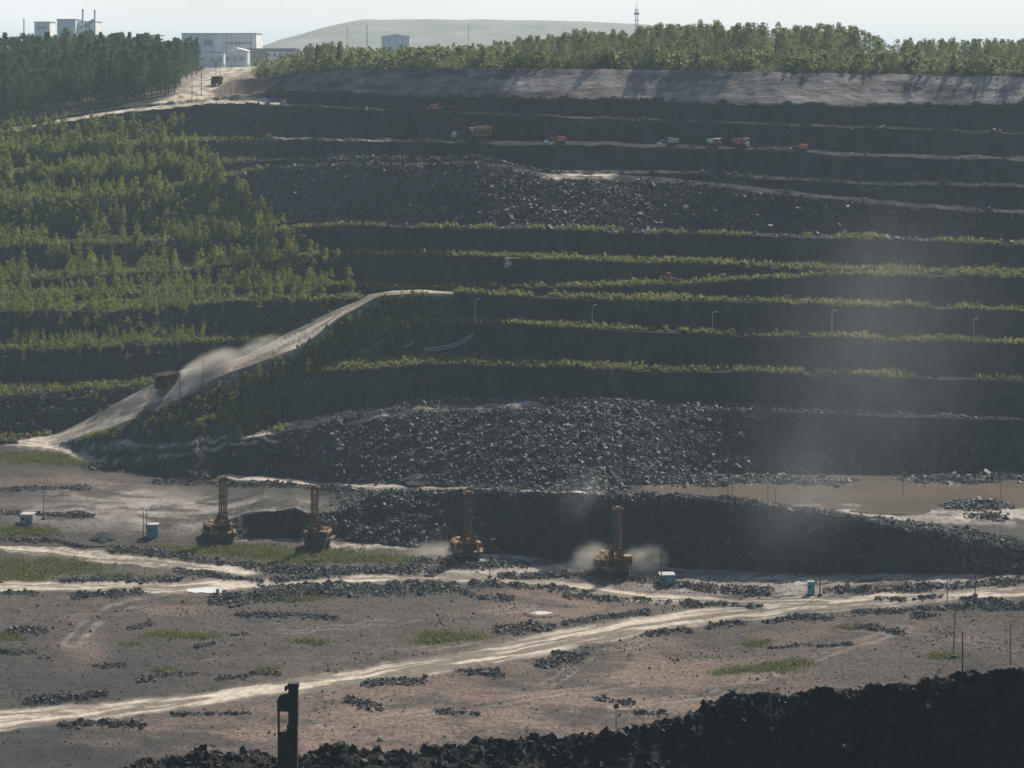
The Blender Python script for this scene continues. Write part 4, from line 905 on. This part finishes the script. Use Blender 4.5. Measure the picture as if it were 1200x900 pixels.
def excavator(x, ypx, rz, s, paint, label, reach, bucketm, name='excavator', cat='excavator', arm=1, dy=2.5):
    p = at(x, ypx); Y = p.y + dy
    o = empty(name, (p.x, Y, gz(p.x, Y) - .05), rz, s, label=label, cat=cat, group=TB if ypx < 190 else None)
    for q in (-1.5, 1.5): crawler('crawler_track', q, 5.0, 1.1, .8, o)
    b = MB(); b.tube((0, 0, .9), (0, 0, 1.4), 1.1, 12); b.box((.2, 1.1, 1.75), (3.2, 4.4, .7)); b.box((.5, 1.6, 2.6), (2.5, 3.2, 1.3), ty=.95); b.box((.2, 3.0, 2.2), (3.2, .9, 1.7)); b.build('machine_house', paint, o)
    c = MB(); c.box((-1.05, -.55, 2.75), (1.1, 1.7, 1.9), ty=.85); c.box((-1.05, -.55, 3.74), (1.2, 1.8, .1)); cb = c.build('cab', paint if paint is not M['dark'] else M['grey'], o)
    w = MB(); w.box((-1.05, -1.42, 3.0), (.9, .08, 1.1)); w.box((-1.62, -.55, 3.0), (.08, 1.3, 1.0)); w.build('window', M['glass'], cb)
    a = MB(); r1 = [(-.6, 2.0), (-1.2, 2.3), (-reach * .55, 2.2 + 2.4 * arm), (-reach * .58, 1.8 + 2.4 * arm)]
    a.prism(r1, .1, .7, 'X'); bo = a.build('boom', paint, o)
    a = MB(); a.prism([(-reach * .5, 2.5 + 2.3 * arm), (-reach * .6, 2.4 + 2.3 * arm), (-reach * .92, 1.5), (-reach * .86, 1.2)], .15, .6, 'X'); a.build('stick', paint, bo)
    a = MB(); a.prism([(-reach * .82, 1.6), (-reach * 1.0, 1.7), (-reach * 1.08, .6), (-reach * .9, .1), (-reach * .74, .5)], -.5, 1.3, 'X'); a.build('bucket', bucketm, o)
    return o
excavator(656, 170, R(-88), .62, M['red_orange'], 'small red excavator with pale raised scoop on its left, right of the big orange shovel', 7.5, M['white'], arm=.4)
excavator(787, 172, R(-80), .66, M['grey'], 'grey excavator with white scoop lowered on its left, upper bench', 6.5, M['white'], arm=.25)
excavator(940, 179, R(-95), .6, M['red_orange'], 'lone red excavator at the far right of the machines on the upper bench', 6.0, M['white'], arm=.2)
excavator(513, 134, R(95), .75, M['red_orange'], 'red excavator with dark arm stretched right, standing highest of all the machines', 7.5, M['dark'], arm=.3)
def wheel_loader(x, ypx, rz, s, label):
    p = at(x, ypx); Y = p.y + 2.5; o = empty('wheel_loader', (p.x, Y, gz(p.x, Y)), rz, s, label=label, cat='loader')
    for a in (-1.2, 1.2):
        for y in (-1.9, 1.9): wheel('wheel', a, y, .95, .95, .7, o)
    b = MB(); b.box((0, 2.0, 1.9), (2.2, 3.0, 1.3), ty=.9); b.box((0, -.8, 1.3), (1.6, 2.8, .7)); b.build('engine_body', M['red_orange'], o)
    c = MB(); c.box((0, .2, 2.9), (1.7, 1.6, 1.9), tx=.9, ty=.9); cb = c.build('cab', M['red_orange'], o)
    w = MB(); w.box((0, -.62, 3.1), (1.3, .1, .9)); w.box((-.85, .2, 3.1), (.1, 1.1, .9)); w.build('window', M['glass'], cb)
    l = MB()
    for q in (-.8, .8): l.prism([(-.6, 1.9), (-.6, 2.3), (-4.2, 1.4), (-4.2, 1.0)], q - .14, q + .14, 'X')
    l.build('lift_arm', M['red_orange'], o)
    k = MB(); k.prism([(-3.8, .5), (-5.2, .25), (-5.3, .4), (-4.5, 1.9), (-4.0, 1.7)], -1.5, 1.5, 'X'); k.build('bucket', M['rust'], o)
wheel_loader(785, 334, R(75), .78, 'dull red wheel loader with long low front, on the grassy bench under the dark faces')
# electric rope shovel
p = at(558, 167); Y = p.y + 3.5; s = .62
o = empty('rope_shovel', (p.x, Y, gz(p.x, Y) - .05), R(-72), s, label='large orange electric shovel with boom raised to the left, biggest machine on the upper bench', cat='mining shovel', group=TB)
for q in (-2.2, 2.2): crawler('crawler_track', q, 7.5, 1.7, 1.2, o)
b = MB(); b.tube((0, 0, 1.5), (0, 0, 2.2), 2.0, 16); b.box((0, 2.0, 2.5), (6.2, 10.5, .6)); b.build('turntable', M['dark'], o)
b = MB(); b.box((0, 3.2, 4.9), (5.8, 8.4, 4.3), tx=.97); b.box((0, 3.4, 7.2), (4.2, 6.0, .5)); b.box((1.2, 5.0, 7.8), (1.3, 1.3, .9)); hs = b.build('machine_house', M['orange'], o)
for sx in (-2.95, 2.95):
    v = MB(); v.box((sx, 3.1, 4.6), (.06, 7.0, 2.0))
    for i in range(6): v.box((sx, .2 + 1.15 * i, 4.6), (.12, .7, 1.8))
    v.build('louvre_panel', M['rust'], hs)
c = MB(); c.box((-2.2, -2.0, 5.6), (2.0, 2.2, 2.5)); cb = c.build('cab', M['white'], o); w = MB(); w.box((-2.2, -3.13, 6.0), (1.6, .1, 1.2)); w.box((-3.22, -2.0, 6.0), (.1, 1.7, 1.2)); w.build('window', M['glass'], cb)
b = MB()
for q in (-.9, .9): b.prism([(-1.5, 3.0), (-1.6, 3.9), (-10.5, 11.2), (-11.0, 10.6)], q - .2, q + .2, 'X')
b.tube((-.9, -10.6, 10.9), (.9, -10.6, 10.9), .8, 12); b.build('boom', M['rust'], o)
b = MB(); b.prism([(-3.8, 5.2), (-3.8, 5.8), (-11.5, 4.2), (-11.5, 3.5)], -.35, .35, 'X'); b.build('dipper_stick', M['rust'], o)
b = MB(); b.prism([(-11.0, 4.6), (-12.8, 4.4), (-13.2, 2.0), (-12.4, 1.6), (-11.2, 2.2)], -1.4, 1.4, 'X'); b.build('dipper', M['grey'], o)
b = MB()
for q in (-.5, .5): b.tube((q, 1.0, 9.2), (q, -10.4, 11.5), .07, 4); b.tube((q, -11.2, 10.6), (q, -12.0, 4.4), .06, 4)
b.tube((-.8, .2, 7.0), (-.5, 1.0, 9.3), .15, 5); b.tube((.8, .2, 7.0), (.5, 1.0, 9.3), .15, 5); b.build('hoist_rope', M['dark'], o)
# the mast of the machine standing below the near embankment
p = Vector(((339 - 600) / F * 232, 232, CAMZ - 81)); o = empty('drilling_mast', p, R(0), 1, label='black steel mast with guard plate rising in front of the dark near embankment', cat='drill mast')
k = 232 / F
def zz(y): return (CAMZ - (y - YH) * k) - p.z
b = MB(); b.box((.35, 0, zz(848) / 2), (1.15, 1.1, zz(848))); b.box((.45, 0, (zz(800) + zz(848)) / 2), (1.05, 1.0, zz(800) - zz(848) + .1)); b.box((.45, 0, zz(803)), (1.2, 1.15, .5)); b.box((-.35, -.1, zz(806)), (.3, .5, .5))
b.build('mast_column', M['dark'], o)
b = MB(); c0 = zz(822); pts = [(-.55, c0 - 1.05)] + [(-.55 + .75 * math.cos(a) * 1.0 - .0, c0 + .85 * math.sin(a)) for a in np.linspace(math.pi, math.pi / 2, 7)] + [(.1, c0 + .85), (.1, c0 - 1.05)]
pts[0] = (-1.3, c0 - 1.0); b.prism(pts, -.3, .3, 'Y'); b.build('sheave_guard', M['dark'], o)
b = MB(); b.tube((-1.15, 0, -.2), (-1.15, 0, c0 - .7), .13, 8); b.tube((-1.15, 0, zz(845)), (-.2, 0, zz(845)), .06, 5); b.tube((-1.15, 0, zz(860)), (-.2, 0, zz(858)), .09, 5); b.build('feed_pipe', M['dark'], o)
b = MB(); b.box((-.65, 0, zz(856) / 2), (.9, .9, zz(856)), tx=.9); b.build('pipe_carousel', M['dark'], o)
b = MB(); b.box((0, .3, .4), (4.2, 5.0, .9)); b.build('base_frame', M['dark'], o)
for q in (-1.9, 1.9): crawler('crawler_track', q, 5.2, 1.0, .7, o)
# ------------------------------------------------------------------ cabins and small boxes on the floor
def cabin(name, x, ypx, wpx, hpx, m, label, rz=0, roof=None, cat='cabin'):
    p = at(x, ypx); k = p.y / F; w, h = wpx * k, hpx * k; o = empty(name, (p.x, p.y + w / 2, p.z), rz, 1, label=label, cat=cat)
    b = MB(); b.box((0, 0, h / 2 + .12), (w, w * .85, h - .1)); b.box((0, 0, .12), (w * .9, w * .9, .24)); b.build('shell', m, o)
    d = MB(); d.box((w * .12, -w * .43, h * .46), (w * .34, .06, h * .68)); dd_ = d.build('door', M['blue'] if m is not M['blue'] else M['teal'], o)
    hh = MB(); hh.tube((w * .24, -w * .47, h * .45), (w * .24, -w * .47, h * .52), .04, 5); hh.build('handle', M['steel'], dd_)
    g = MB(); g.box((-w * .27, -w * .43, h * .62), (w * .26, .05, h * .25)); g.build('window', M['glass'], o)
    r = MB(); r.box((0, 0, h + .12), (w * 1.08, w * .95, .16)); r.build('roof', roof or M['grey'], o)
cabin('site_cabin', 178, 631, 13, 15, M['teal'], 'teal cabin beside a thin pole, left of the ochre drill rig', R(8))
cabin('site_cabin', 31, 615, 15, 11, M['grey'], 'grey cabin near the left edge of the pit floor, above the grass patch', R(-5))
cabin('equipment_container', 782, 687, 17, 12, M['blue'], 'blue green container standing at a pole right of the dusty amber rig', R(4), cat='container')
cabin('portable_toilet', 951, 697, 8, 14, M['teal'], 'small bright turquoise upright booth on the pale ground near the right', 0, M['teal'], cat='booth')
for x, y, w, h, lb in ((255, 696, 4, 6, 'narrow pale drum at the left of two, by the bright puddle'), (263, 696.5, 5, 6, 'wider pale drum at the right of two, by the bright puddle')):
    p = at(x, y); k = p.y / F; o = MB(); o.tube((0, 0, 0), (0, 0, h * k), w * k / 2, 14)
    for z in (.05, .5, .95): o.tube((0, 0, h * k * z - .03), (0, 0, h * k * z + .03), w * k / 2 + .03, 14)
    ob = o.build('steel_drum', M['grey'], None, label=lb, cat='drum'); ob.location = p
def gravel(x, y, wpx, hpx, label):
    p = at(x, y); k = p.y / F; w, h = wpx * k / 2, hpx * k * .8; n, mrow = 40, 12; v = []
    for j in range(mrow + 1):
        for i in range(n):
            t = j / mrow; a = 6.2832 * i / n; r = w * (1 - t) * (1 + .2 * float(vnoise(np.array(math.cos(a) * 2 + x), np.array(math.sin(a) * 2 + t * 2)))) ; v.append((r * math.cos(a), r * math.sin(a) * .9, h * (1 - (1 - t) ** 1.25) * (1 if t < .9 else .97) - .1 + .06 * random.random()))
    f = [(j * n + i, j * n + (i + 1) % n, (j + 1) * n + (i + 1) % n, (j + 1) * n + i) for j in range(mrow) for i in range(n)]
    o = MB().add(v, f).build('gravel_pile', M['gravel'], None, label=label, cat='gravel pile'); o.location = (p.x, p.y + w * .5, p.z)
gravel(121, 633, 38, 10, 'dark cone of gravel right of the grey cabin on the pit floor')
gravel(651, 671, 40, 9, 'dark cone of gravel on the pale dusty ground left of the rightmost drill rig')
gravel(492, 566, 50, 12, 'brown heap of broken rock at the foot of the rubble slope beside the floor road')
# ------------------------------------------------------------------ poles
def pole(x, yt, yb, label, kind='wood', lean=0.0, arm=0.0, base=True, dy=0.0, m=None):
    p = at(x, yb); Y = p.y + dy; h = (yb - yt) * p.y / F; r = max(.09, min(.16, h * .014))
    o = empty('utility_pole', (p.x, Y, (gz(p.x, Y) if dy else p.z) - .1), R(random.uniform(-20, 20)), 1, label=label, cat='pole'); o.rotation_euler.y = lean
    b = MB(); b.tube((0, 0, 0), (0, 0, h), r, 8, r * .7); b.build('post', m or M['pole'], o)
    if arm:
        a = MB(); a.box((0, 0, h * .93), (arm, .14, .14)); ar = a.build('crossarm', M['pole'], o)
        for q in (-arm * .45, 0, arm * .45): i = MB(); i.tube((q, 0, h * .93 + .07), (q, 0, h * .93 + .32), .07, 6, .04); i.build('insulator', M['steel'], ar)
    if base: g = MB(); g.tube((0, 0, -.1), (0, 0, .55), .55, 12, .5); g.build('drum_base', M['dark'], o)
    if kind == 'lamp': l = MB(); l.tube((0, 0, h * .97), (.7, 0, h * 1.0), .05, 5); l.box((.9, 0, h), (.7, .35, .2)); l.build('lamp_head', M['steel'], o)
    if kind == 'sign': l = MB(); l.box((0, -.16, h * .86), (.9, .06, .8)); l.build('sign_panel', M['dark'], o)
    return o
pole(168, 598, 632, 'thin dark pole standing just left of the teal cabin')
pole(172, 596, 640, 'taller thin pole in front of the teal cabin', base=False)
pole(51, 574, 608, 'thin pole between the grey cabin and the left floor road', arm=1.4)
pole(574, 631, 677, 'dark pole with lamp on pale ground, just right of the orange drilling rig', 'lamp')
pole(775, 636, 690, 'tall dark pole touching the blue green container', arm=1.2)
pole(961, 640, 698, 'thin pole right of the turquoise booth', base=True)
pole(1110, 662, 705, 'thin pole at the left end of the rock windrow near the right edge', base=False)
pole(1143, 655, 698, 'thin pole rising from the rock windrow at the right', arm=1.2)
pole(1117, 715, 770, 'black leaning pole on the grass tuft with slack pale wires', lean=R(2.5), arm=.9)
pole(1128, 739, 792, 'bare thin pole directly behind the near embankment, beside the leaning pole', base=False)
pole(1184, 731, 784, 'thick black pole behind the near embankment close to the right edge', m=M['dark'])
pole(722, 822, 856, 'thin black marker post with small plate just behind the near embankment', 'sign', base=False)
pole(371, 640, 658, 'short post in front of the rust brown drill rig', 'sign')
pole(853, 563, 589, 'left pole of two standing together at the near shore of the pond', base=False)
pole(858, 563, 590, 'right pole of two standing together at the near shore of the pond', base=False)
pole(900, 566, 592, 'short pole at the pond shore left of the braced pole', base=False)
pole(908, 562, 594, 'braced pole leaning at the near shore of the pond', lean=R(4), arm=1.0)
pole(1058, 552, 586, 'pole standing in the middle of the muddy pond on a stone islet', arm=.9)
pole(1173, 562, 588, 'pole on the stone bank at the right of the pond', arm=.9)
for x, a, b, t in ((557, 350, 381, 'first'), (694, 357, 388, 'second'), (835, 365, 392, 'third'), (975, 363, 396, 'fourth'), (1141, 373, 402, 'last')):
    pole(x, a, b, '%s pale lamp post from the left on the long grassy bench of the right wall' % t, 'lamp', base=False, m=M['steel'])
pole(211, 431, 466, 'dark pole on the outer edge of the ramp just below the dump truck', base=False)
pole(238, 421, 452, 'dark pole on the outer edge of the ramp inside the truck dust', base=False)
pole(313, 473, 509, 'pole with square plate below the knoll, above the lower floor track', 'sign', base=False)
pole(320, 410, 417, 'short marker post on the ramp edge above the dust cloud', base=False)
pole(797, 165, 187, 'thin pole on the upper bench rim below the grey excavator', base=False)
pole(838, 182, 204, 'thin pole on the upper wall below the small pale truck', base=False)
pole(455, 318, 342, 'pole where the ramp meets the bench', base=False)
for x, a, b, t in ((922, 54, 84, 'left'), (1022, 58, 86, 'middle'), (1094, 60, 88, 'right')):
    pole(x, a, b, '%s of the three pale power poles along the rim in front of the dark trees' % t, base=False, arm=2.0, m=M['steel'], dy=1.5)
for x, a, b, t in ((236, 78, 112, 'nearest slim pole on the left verge of the top road'), (225, 90, 121, 'slim pole by the bank where the top road turns left'), (253, 72, 92, 'slim pole right behind the truck on the top road'), (258, 72, 88, 'farthest slim pole beside the top road truck'), (271, 103, 119, 'short pole at the fork below the top road')):
    pole(x, a, b, t, base=False)
def far(x, y, Y): return Vector(((x - 600) / F * Y, Y, CAMZ - (y - YH) / F * Y))
def far_pole(x, yt, yb, Y, label, r=.3, m='grey', name='utility_pole', cat='pole', arm=0):
    a = far(x, yb, Y); h = (yb - yt) * Y / F; zb = min(a.z, gz(a.x, Y)); h += a.z - zb; o = empty(name, (a.x, Y, zb), 0, 1, label=label, cat=cat)
    b = MB(); b.tube((0, 0, -1), (0, 0, h), r, 10, r * .8); b.build('shaft' if cat == 'chimney' else 'post', M[m], o)
    if cat == 'chimney':
        c = MB(); c.tube((0, 0, h - 1.2), (0, 0, h + .2), r * .95, 10); c.tube((0, 0, h * .6), (0, 0, h * .6 + .5), r * 1.1, 10); c.build('band', M['grey'], o)
    else:
        c = MB(); c.box((0, 0, h * .92), (2.4, .2, .2)); c.build('crossarm', M['grey'], o)
far_pole(265, 39, 76, 1480, 'tall dark pole at the middle of the white warehouse front', .35, 'roof'); far_pole(277, 41, 76, 1485, 'slim pole right of the tall dark one at the white warehouse', .25, 'grey'); far_pole(294, 41, 74, 1490, 'dark pole at the right end of the white warehouse', .32, 'roof')
far_pole(327, 55, 74, 1500, 'thin pole above the long brick works building', .2, 'grey'); far_pole(338, 60, 76, 1500, 'thin pole at the right end of the brick works building', .2, 'grey')
far_pole(97, 11, 66, 1650, 'left chimney of the pair above the distant factory', .75, 'wallblue', 'chimney', 'chimney'); far_pole(111, 12, 66, 1650, 'right chimney of the pair above the distant factory', .75, 'wallblue', 'chimney', 'chimney'); far_pole(28, 22, 66, 1650, 'short lone chimney at the far left above the forest', .5, 'grey', 'chimney', 'chimney')
far_pole(430, 30, 62, 1900, 'slim smokestack in front of the grassed hill', .5, 'grey', 'chimney', 'chimney'); far_pole(549, 28, 62, 1900, 'faint thin mast in front of the hill middle', .25, 'grey'); far_pole(407, 31, 62, 1900, 'faint thin mast at the left of the hill', .25, 'grey')
# radio mast
a = far(746, 70, 1150); Hm_ = (74 - 4) * 1150 / F
o = empty('radio_mast', (a.x, 1150, gz(a.x, 1150)), 0, 1, label='tall lattice radio mast with a round platform above the rim trees', cat='radio mast'); h = CAMZ - (4 - YH) / F * 1150 - gz(a.x, 1150)
b = MB(); lattice(b, 0, 0, 0, h * .9, 1.3, 1.3, 16, .13, .07); b.build('lattice', M['steel'], o)
b = MB(); b.tube((0, 0, h * .82), (0, 0, h * .85), 1.5, 12); b.tube((0, 0, h * .72), (0, 0, h * .73), 1.1, 12); b.build('platform', M['steel'], o)
b = MB(); b.tube((0, 0, h * .88), (0, 0, h), .12, 6); b.tube((.8, 0, h * .8), (.8, 0, h * .93), .12, 6); b.tube((-.8, 0, h * .8), (-.8, 0, h * .93), .12, 6); b.build('antenna', M['steel'], o)
# ------------------------------------------------------------------ works buildings on the plateau
def building(name, x0, x1, yt, yb, Y, depth, m, label, cat='building', secs=(), wins=(), roofm='roof', doors=(), pitch=0):
    k = Y / F; X0_, X1_ = (x0 - 600) * k, (x1 - 600) * k; zt = CAMZ - (yt - YH) * k; zb = min(gz((X0_ + X1_) / 2, Y), CAMZ - (yb - YH) * k); w, h = X1_ - X0_, zt - zb
    o = empty(name, ((X0_ + X1_) / 2, Y, zb), 0, 1, label=label, cat=cat)
    b = MB(); b.box((0, depth / 2, h / 2), (w, depth, h)); 
    wl = b.build('wall', M[m], o)
    pn = MB(); n = max(3, int(w / 6))
    for i in range(1, n): pn.box((-w / 2 + w * i / n, -.05, h / 2), (.18, .14, h * .98))
    pn.build('cladding_rib', M['grey'], wl)
    r = MB()
    if pitch: r.prism([(-w / 2 - .5, h), (w / 2 + .5, h), (w / 2 + .5, h + .3), (0, h + pitch), (-w / 2 - .5, h + .3)], -.6, depth + .6, 'Y')
    else: r.box((0, depth / 2, h + .25), (w + .8, depth + .8, .5))
    r.build('roof', M[roofm], o)
    for (a, c, d, e, mm) in secs:
        q = MB(); q.box((-w / 2 + w * (a + c) / 2, -.2, h * (d + e) / 2), (w * (c - a), .4, h * (e - d))); q.build('wall_panel', M[mm], o)
    for (a, c, d, e) in wins:
        q = MB(); q.box((-w / 2 + w * (a + c) / 2, -.45, h * (d + e) / 2), (w * (c - a), .12, h * (e - d))); q.build('window', M['far_glass'], o)
    for (a, c, e) in doors:
        q = MB(); q.box((-w / 2 + w * (a + c) / 2, -.45, h * e / 2), (w * (c - a), .14, h * e)); q.build('door', M['grey'], o)
building('warehouse', 213, 300, 39.5, 76, 1560, 40, 'wall', 'long white warehouse with bluish left half at the end of the top road', secs=((0, .43, .02, .99, 'wallblue'),), wins=((.3, .42, .62, .82), (.6, .95, .7, .74)), roofm='grey', doors=((.48, .56, .3),))
building('works_building', 244, 262, 62, 76, 1480, 14, 'wallblue', 'low blue grey shed in front of the white warehouse', wins=((.1, .4, .4, .7), (.6, .9, .4, .7)), doors=((.45, .55, .5),))
building('works_building', 263, 290, 60, 76, 1500, 16, 'wallblue', 'low gabled shed with pale sloping roof before the warehouse', pitch=2.5, roofm='wall', wins=((.1, .25, .4, .65), (.4, .55, .4, .65), (.7, .85, .4, .65)))
building('works_building', 290, 346, 57.5, 79, 1530, 18, 'brick', 'long two storey brick works building right of the warehouse', wins=[(.06 + .12 * i, .13 + .12 * i, .58, .78) for i in range(8)] + [(.06 + .12 * i, .13 + .12 * i, .22, .42) for i in range(8)], secs=((.42, .98, .05, .85, 'wall'),))
building('factory', 67, 88, 23, 70, 1680, 30, 'wallblue', 'blue grey cube shaped factory block above the dark forest', wins=((.15, .4, .7, .75),), secs=((0, .5, .02, .99, 'wallblue'),))
building('factory', 88.3, 111, 25.5, 70, 1690, 30, 'wall', 'white factory hall with two chimneys above the dark forest', roofm='grey', wins=((.2, .8, .86, .9),), secs=((.05, .4, .75, .95, 'wall'),))
building('factory', 40, 58, 26, 70, 1700, 24, 'wall', 'small pale factory block left of the blue grey one', roofm='grey', wins=((.2, .8, .86, .9),))
building('factory', 163, 187, 41.5, 74, 1600, 24, 'wall', 'low pale building peeping over the forest at its middle', roofm='grey', wins=((.15, .85, .82, .88),))
building('shed', 447, 480, 43, 60, 1960, 20, 'wallblue', 'pale shed with bright white roof in front of the grassed hill', cat='shed', pitch=2.5, roofm='white', wins=((.2, .3, .4, .6), (.6, .7, .4, .6)))
# inclined conveyor between the chimneys
a, b_ = far(99, 31, 1670), far(110, 23, 1670); cv = MB(); cv.tube(a, b_, 1.1, 6); cv.tube(far(105, 27, 1670), far(105, 66, 1670), .3, 6); cv.build('conveyor', M['grey'], None, label='sloping conveyor gallery between the two factory chimneys', cat='conveyor')
# white tilted sheet-roofed stand at the road end, and the row of white gate posts
a = far(312, 77, 1380); o = empty('shelter', (a.x, 1380, gz(a.x, 1380)), R(10), 1, label='bright white tilted shelter at the end of the top road', cat='shelter')
b = MB(); b.prism([(-4.6, 3.6), (-4.4, 4.0), (4.6, 1.6), (4.5, 1.2)], -3, 3, 'Y'); b.build('roof', M['white'], o)
for q in ((-4, -2.5, 3.5), (4, -2.5, 1.4), (-4, 2.5, 3.5), (4, 2.5, 1.4)): l = MB(); l.tube((q[0], q[1], -.3), q, .15, 6); l.build('post', M['grey'], o)
o = empty('fence', far(282, 76, 1430), 0, 1, label='low fence of white posts across the end of the top road', cat='fence'); a0 = o.location.copy(); o.location.z = gz(a0.x, 1430)
for i in range(9): q = MB(); q.box((-11 + 2.7 * i, 0, 1.3), (.5, .5, 2.9)); q.build('fence_post', M['white'], o)
q = MB(); q.box((0, .3, 1.8), (24, .12, .3)); q.box((0, .3, .9), (24, .12, .3)); q.build('rail', M['grey'], o)
# slack pipes lying on the bench faces under the knoll
def hose(pts, r, m, label, name='water_pipe', dz=.35):
    w = [at(x, y) + Vector((0, -.5, dz)) for x, y in pts]; b = MB()
    for i in range(len(w) - 1): b.tube(w[i], w[i + 1], r, 6)
    b.build(name, M[m], None, label=label, cat='pipe')
hose([(421, 414), (430, 411), (438, 407), (443, 402)], .13, 'pipe', 'upper of two pale pipes curving over the left knoll')
hose([(424, 416), (433, 413), (440, 409), (445, 404)], .12, 'pipe', 'lower of two pale pipes curving over the left knoll')
hose([(474, 408), (481, 404), (485, 401)], .12, 'pipe', 'short pale pipe stub in the shrubs beside the knoll')
hose([(497, 409), (512, 408), (528, 405), (540, 400), (551, 394), (555, 391)], .12, 'pipe', 'upper of two long pipes sagging across the dark face', dz=.2)
hose([(499, 411.5), (514, 410.5), (530, 407.5), (543, 402), (554, 395)], .11, 'pipe', 'lower of two long pipes sagging across the dark face', dz=.2)
# wires on the leaning pole
a = at(1117, 770); tz = 55 * a.y / F
for dx, lb in ((2.0, 'inner of two slack pale wires hanging from the leaning pole'), (3.0, 'outer of two slack pale wires hanging from the leaning pole')):
    b = MB(); pr = None
    for i in range(9):
        t = i / 8; q = Vector((a.x + .3 + dx * t, a.y, a.z + tz * .9 * (1 - t) ** 1.5 + tz * .35 * t))
        if pr: b.tube(pr, q, .03, 4)
        pr = q
    b.build('wire', M['steel'], None, label=lb, cat='wire')
# ------------------------------------------------------------------ dust and haze
def dust(loc, dims, dens, col, seed, rz=0, nscale=1.9, tilt=0, aniso=.5, soft=.9):
    bm = bmesh.new(); bmesh.ops.create_icosphere(bm, subdivisions=3, radius=1); me = bpy.data.meshes.new('dust_cloud'); bm.to_mesh(me); bm.free()
    m = bpy.data.materials.new('airborne_dust'); m.use_nodes = True; nt = m.node_tree; L = nt.links.new; nt.nodes.remove(nt.nodes['Principled BSDF'])
    pv = nn(nt, 'ShaderNodeVolumePrincipled'); pv.inputs['Color'].default_value = c4(col); pv.inputs['Anisotropy'].default_value = aniso
    co = nn(nt, 'ShaderNodeTexCoord'); ln = nn(nt, 'ShaderNodeVectorMath', operation='LENGTH'); L(co.outputs['Object'], ln.inputs[0])
    mr = nn(nt, 'ShaderNodeMapRange', interpolation_type='SMOOTHSTEP'); L(ln.outputs['Value'], mr.inputs['Value']); mr.inputs['From Min'].default_value = 1.0; mr.inputs['From Max'].default_value = 1 - soft
    mp2 = nn(nt, 'ShaderNodeMapping'); mp2.inputs['Location'].default_value = (seed * 3.1, seed, 0); L(co.outputs['Object'], mp2.inputs[0])
    n = nn(nt, 'ShaderNodeTexNoise', Scale=nscale, Detail=4.0, Roughness=.6); L(mp2.outputs[0], n.inputs['Vector'])
    m2 = nn(nt, 'ShaderNodeMapRange'); L(n.outputs['Fac'], m2.inputs['Value']); m2.inputs['From Min'].default_value = .32; m2.inputs['From Max'].default_value = .74
    a_ = nn(nt, 'ShaderNodeMath', operation='MULTIPLY'); L(mr.outputs[0], a_.inputs[0]); L(m2.outputs[0], a_.inputs[1])
    b_ = nn(nt, 'ShaderNodeMath', operation='MULTIPLY'); L(a_.outputs[0], b_.inputs[0]); b_.inputs[1].default_value = dens; L(b_.outputs[0], pv.inputs['Density'])
    L(pv.outputs[0], nt.nodes['Material Output'].inputs['Volume']); me.materials.append(m)
    o = link('dust_cloud', me, kind='stuff'); o.location = loc; o.scale = dims; o.rotation_euler = (0, tilt, rz); return o
TAN = (.98, .93, .85); GRY = (.93, .96, 1.0)
p = at(250, 438); dust((p.x, p.y + 2, p.z + 1.8), (10.5, 6, 5.4), 1.2, TAN, 1, R(20), tilt=R(-20))
p = at(222, 446); dust((p.x + 1, p.y + 2.5, p.z + 1.6), (5.5, 4, 4.0), 1.3, TAN, 2, R(15), tilt=R(-20))
p = at(300, 416); dust((p.x, p.y + 2, p.z + 1.5), (10, 5, 3.4), .4, TAN, 3, R(20), tilt=R(-20))
p = at(515, 654); dust((p.x, p.y + 1, p.z + 1.0), (9.5, 4, 3.6), .7, TAN, 4)
p = at(699, 671); dust((p.x - .5, p.y, p.z + 2.2), (6.5, 4, 6.2), .75, TAN, 15, tilt=R(14))
p = at(757, 672); dust((p.x, p.y, p.z + 2.4), (7.0, 3.5, 5.2), .8, TAN, 16, nscale=1.2)
p = at(700, 655); dust((p.x - 4, p.y + 6, p.z + 9), (7, 5, 15), .10, GRY, 7, tilt=R(16))
p = at(980, 665); dust((p.x + 2, p.y + 4, p.z + 30), (36, 12, 62), .0125, GRY, 8, tilt=R(7), nscale=1.1, soft=.95)
dust((p.x - 6, p.y + 5, p.z + 12), (20, 9, 24), .015, GRY, 9, tilt=R(14), nscale=1.5, soft=.95)
dust((p.x + 26, p.y + 40, p.z + 50), (34, 12, 40), .011, GRY, 10, tilt=R(-8), nscale=1.2, soft=.95)
hm = bpy.data.materials.new('summer_haze'); hm.use_nodes = True; nt = hm.node_tree; nt.nodes.remove(nt.nodes['Principled BSDF']); pv = nn(nt, 'ShaderNodeVolumePrincipled')
pv.inputs['Color'].default_value = (.64, .84, .97, 1); pv.inputs['Density'].default_value = HAZE; pv.inputs['Anisotropy'].default_value = .2; nt.links.new(pv.outputs[0], nt.nodes['Material Output'].inputs['Volume'])
bm = bmesh.new(); bmesh.ops.create_cube(bm, size=1); me = bpy.data.meshes.new('haze'); bm.to_mesh(me); bm.free(); me.materials.append(hm)
zlo, zhi = float(V[..., 2].min()) - 1.5, 178.0
o = link('haze', me, kind='stuff'); o.scale = (8000, 8700, zhi - zlo); o.location = (0, 3600, (zhi + zlo) / 2)
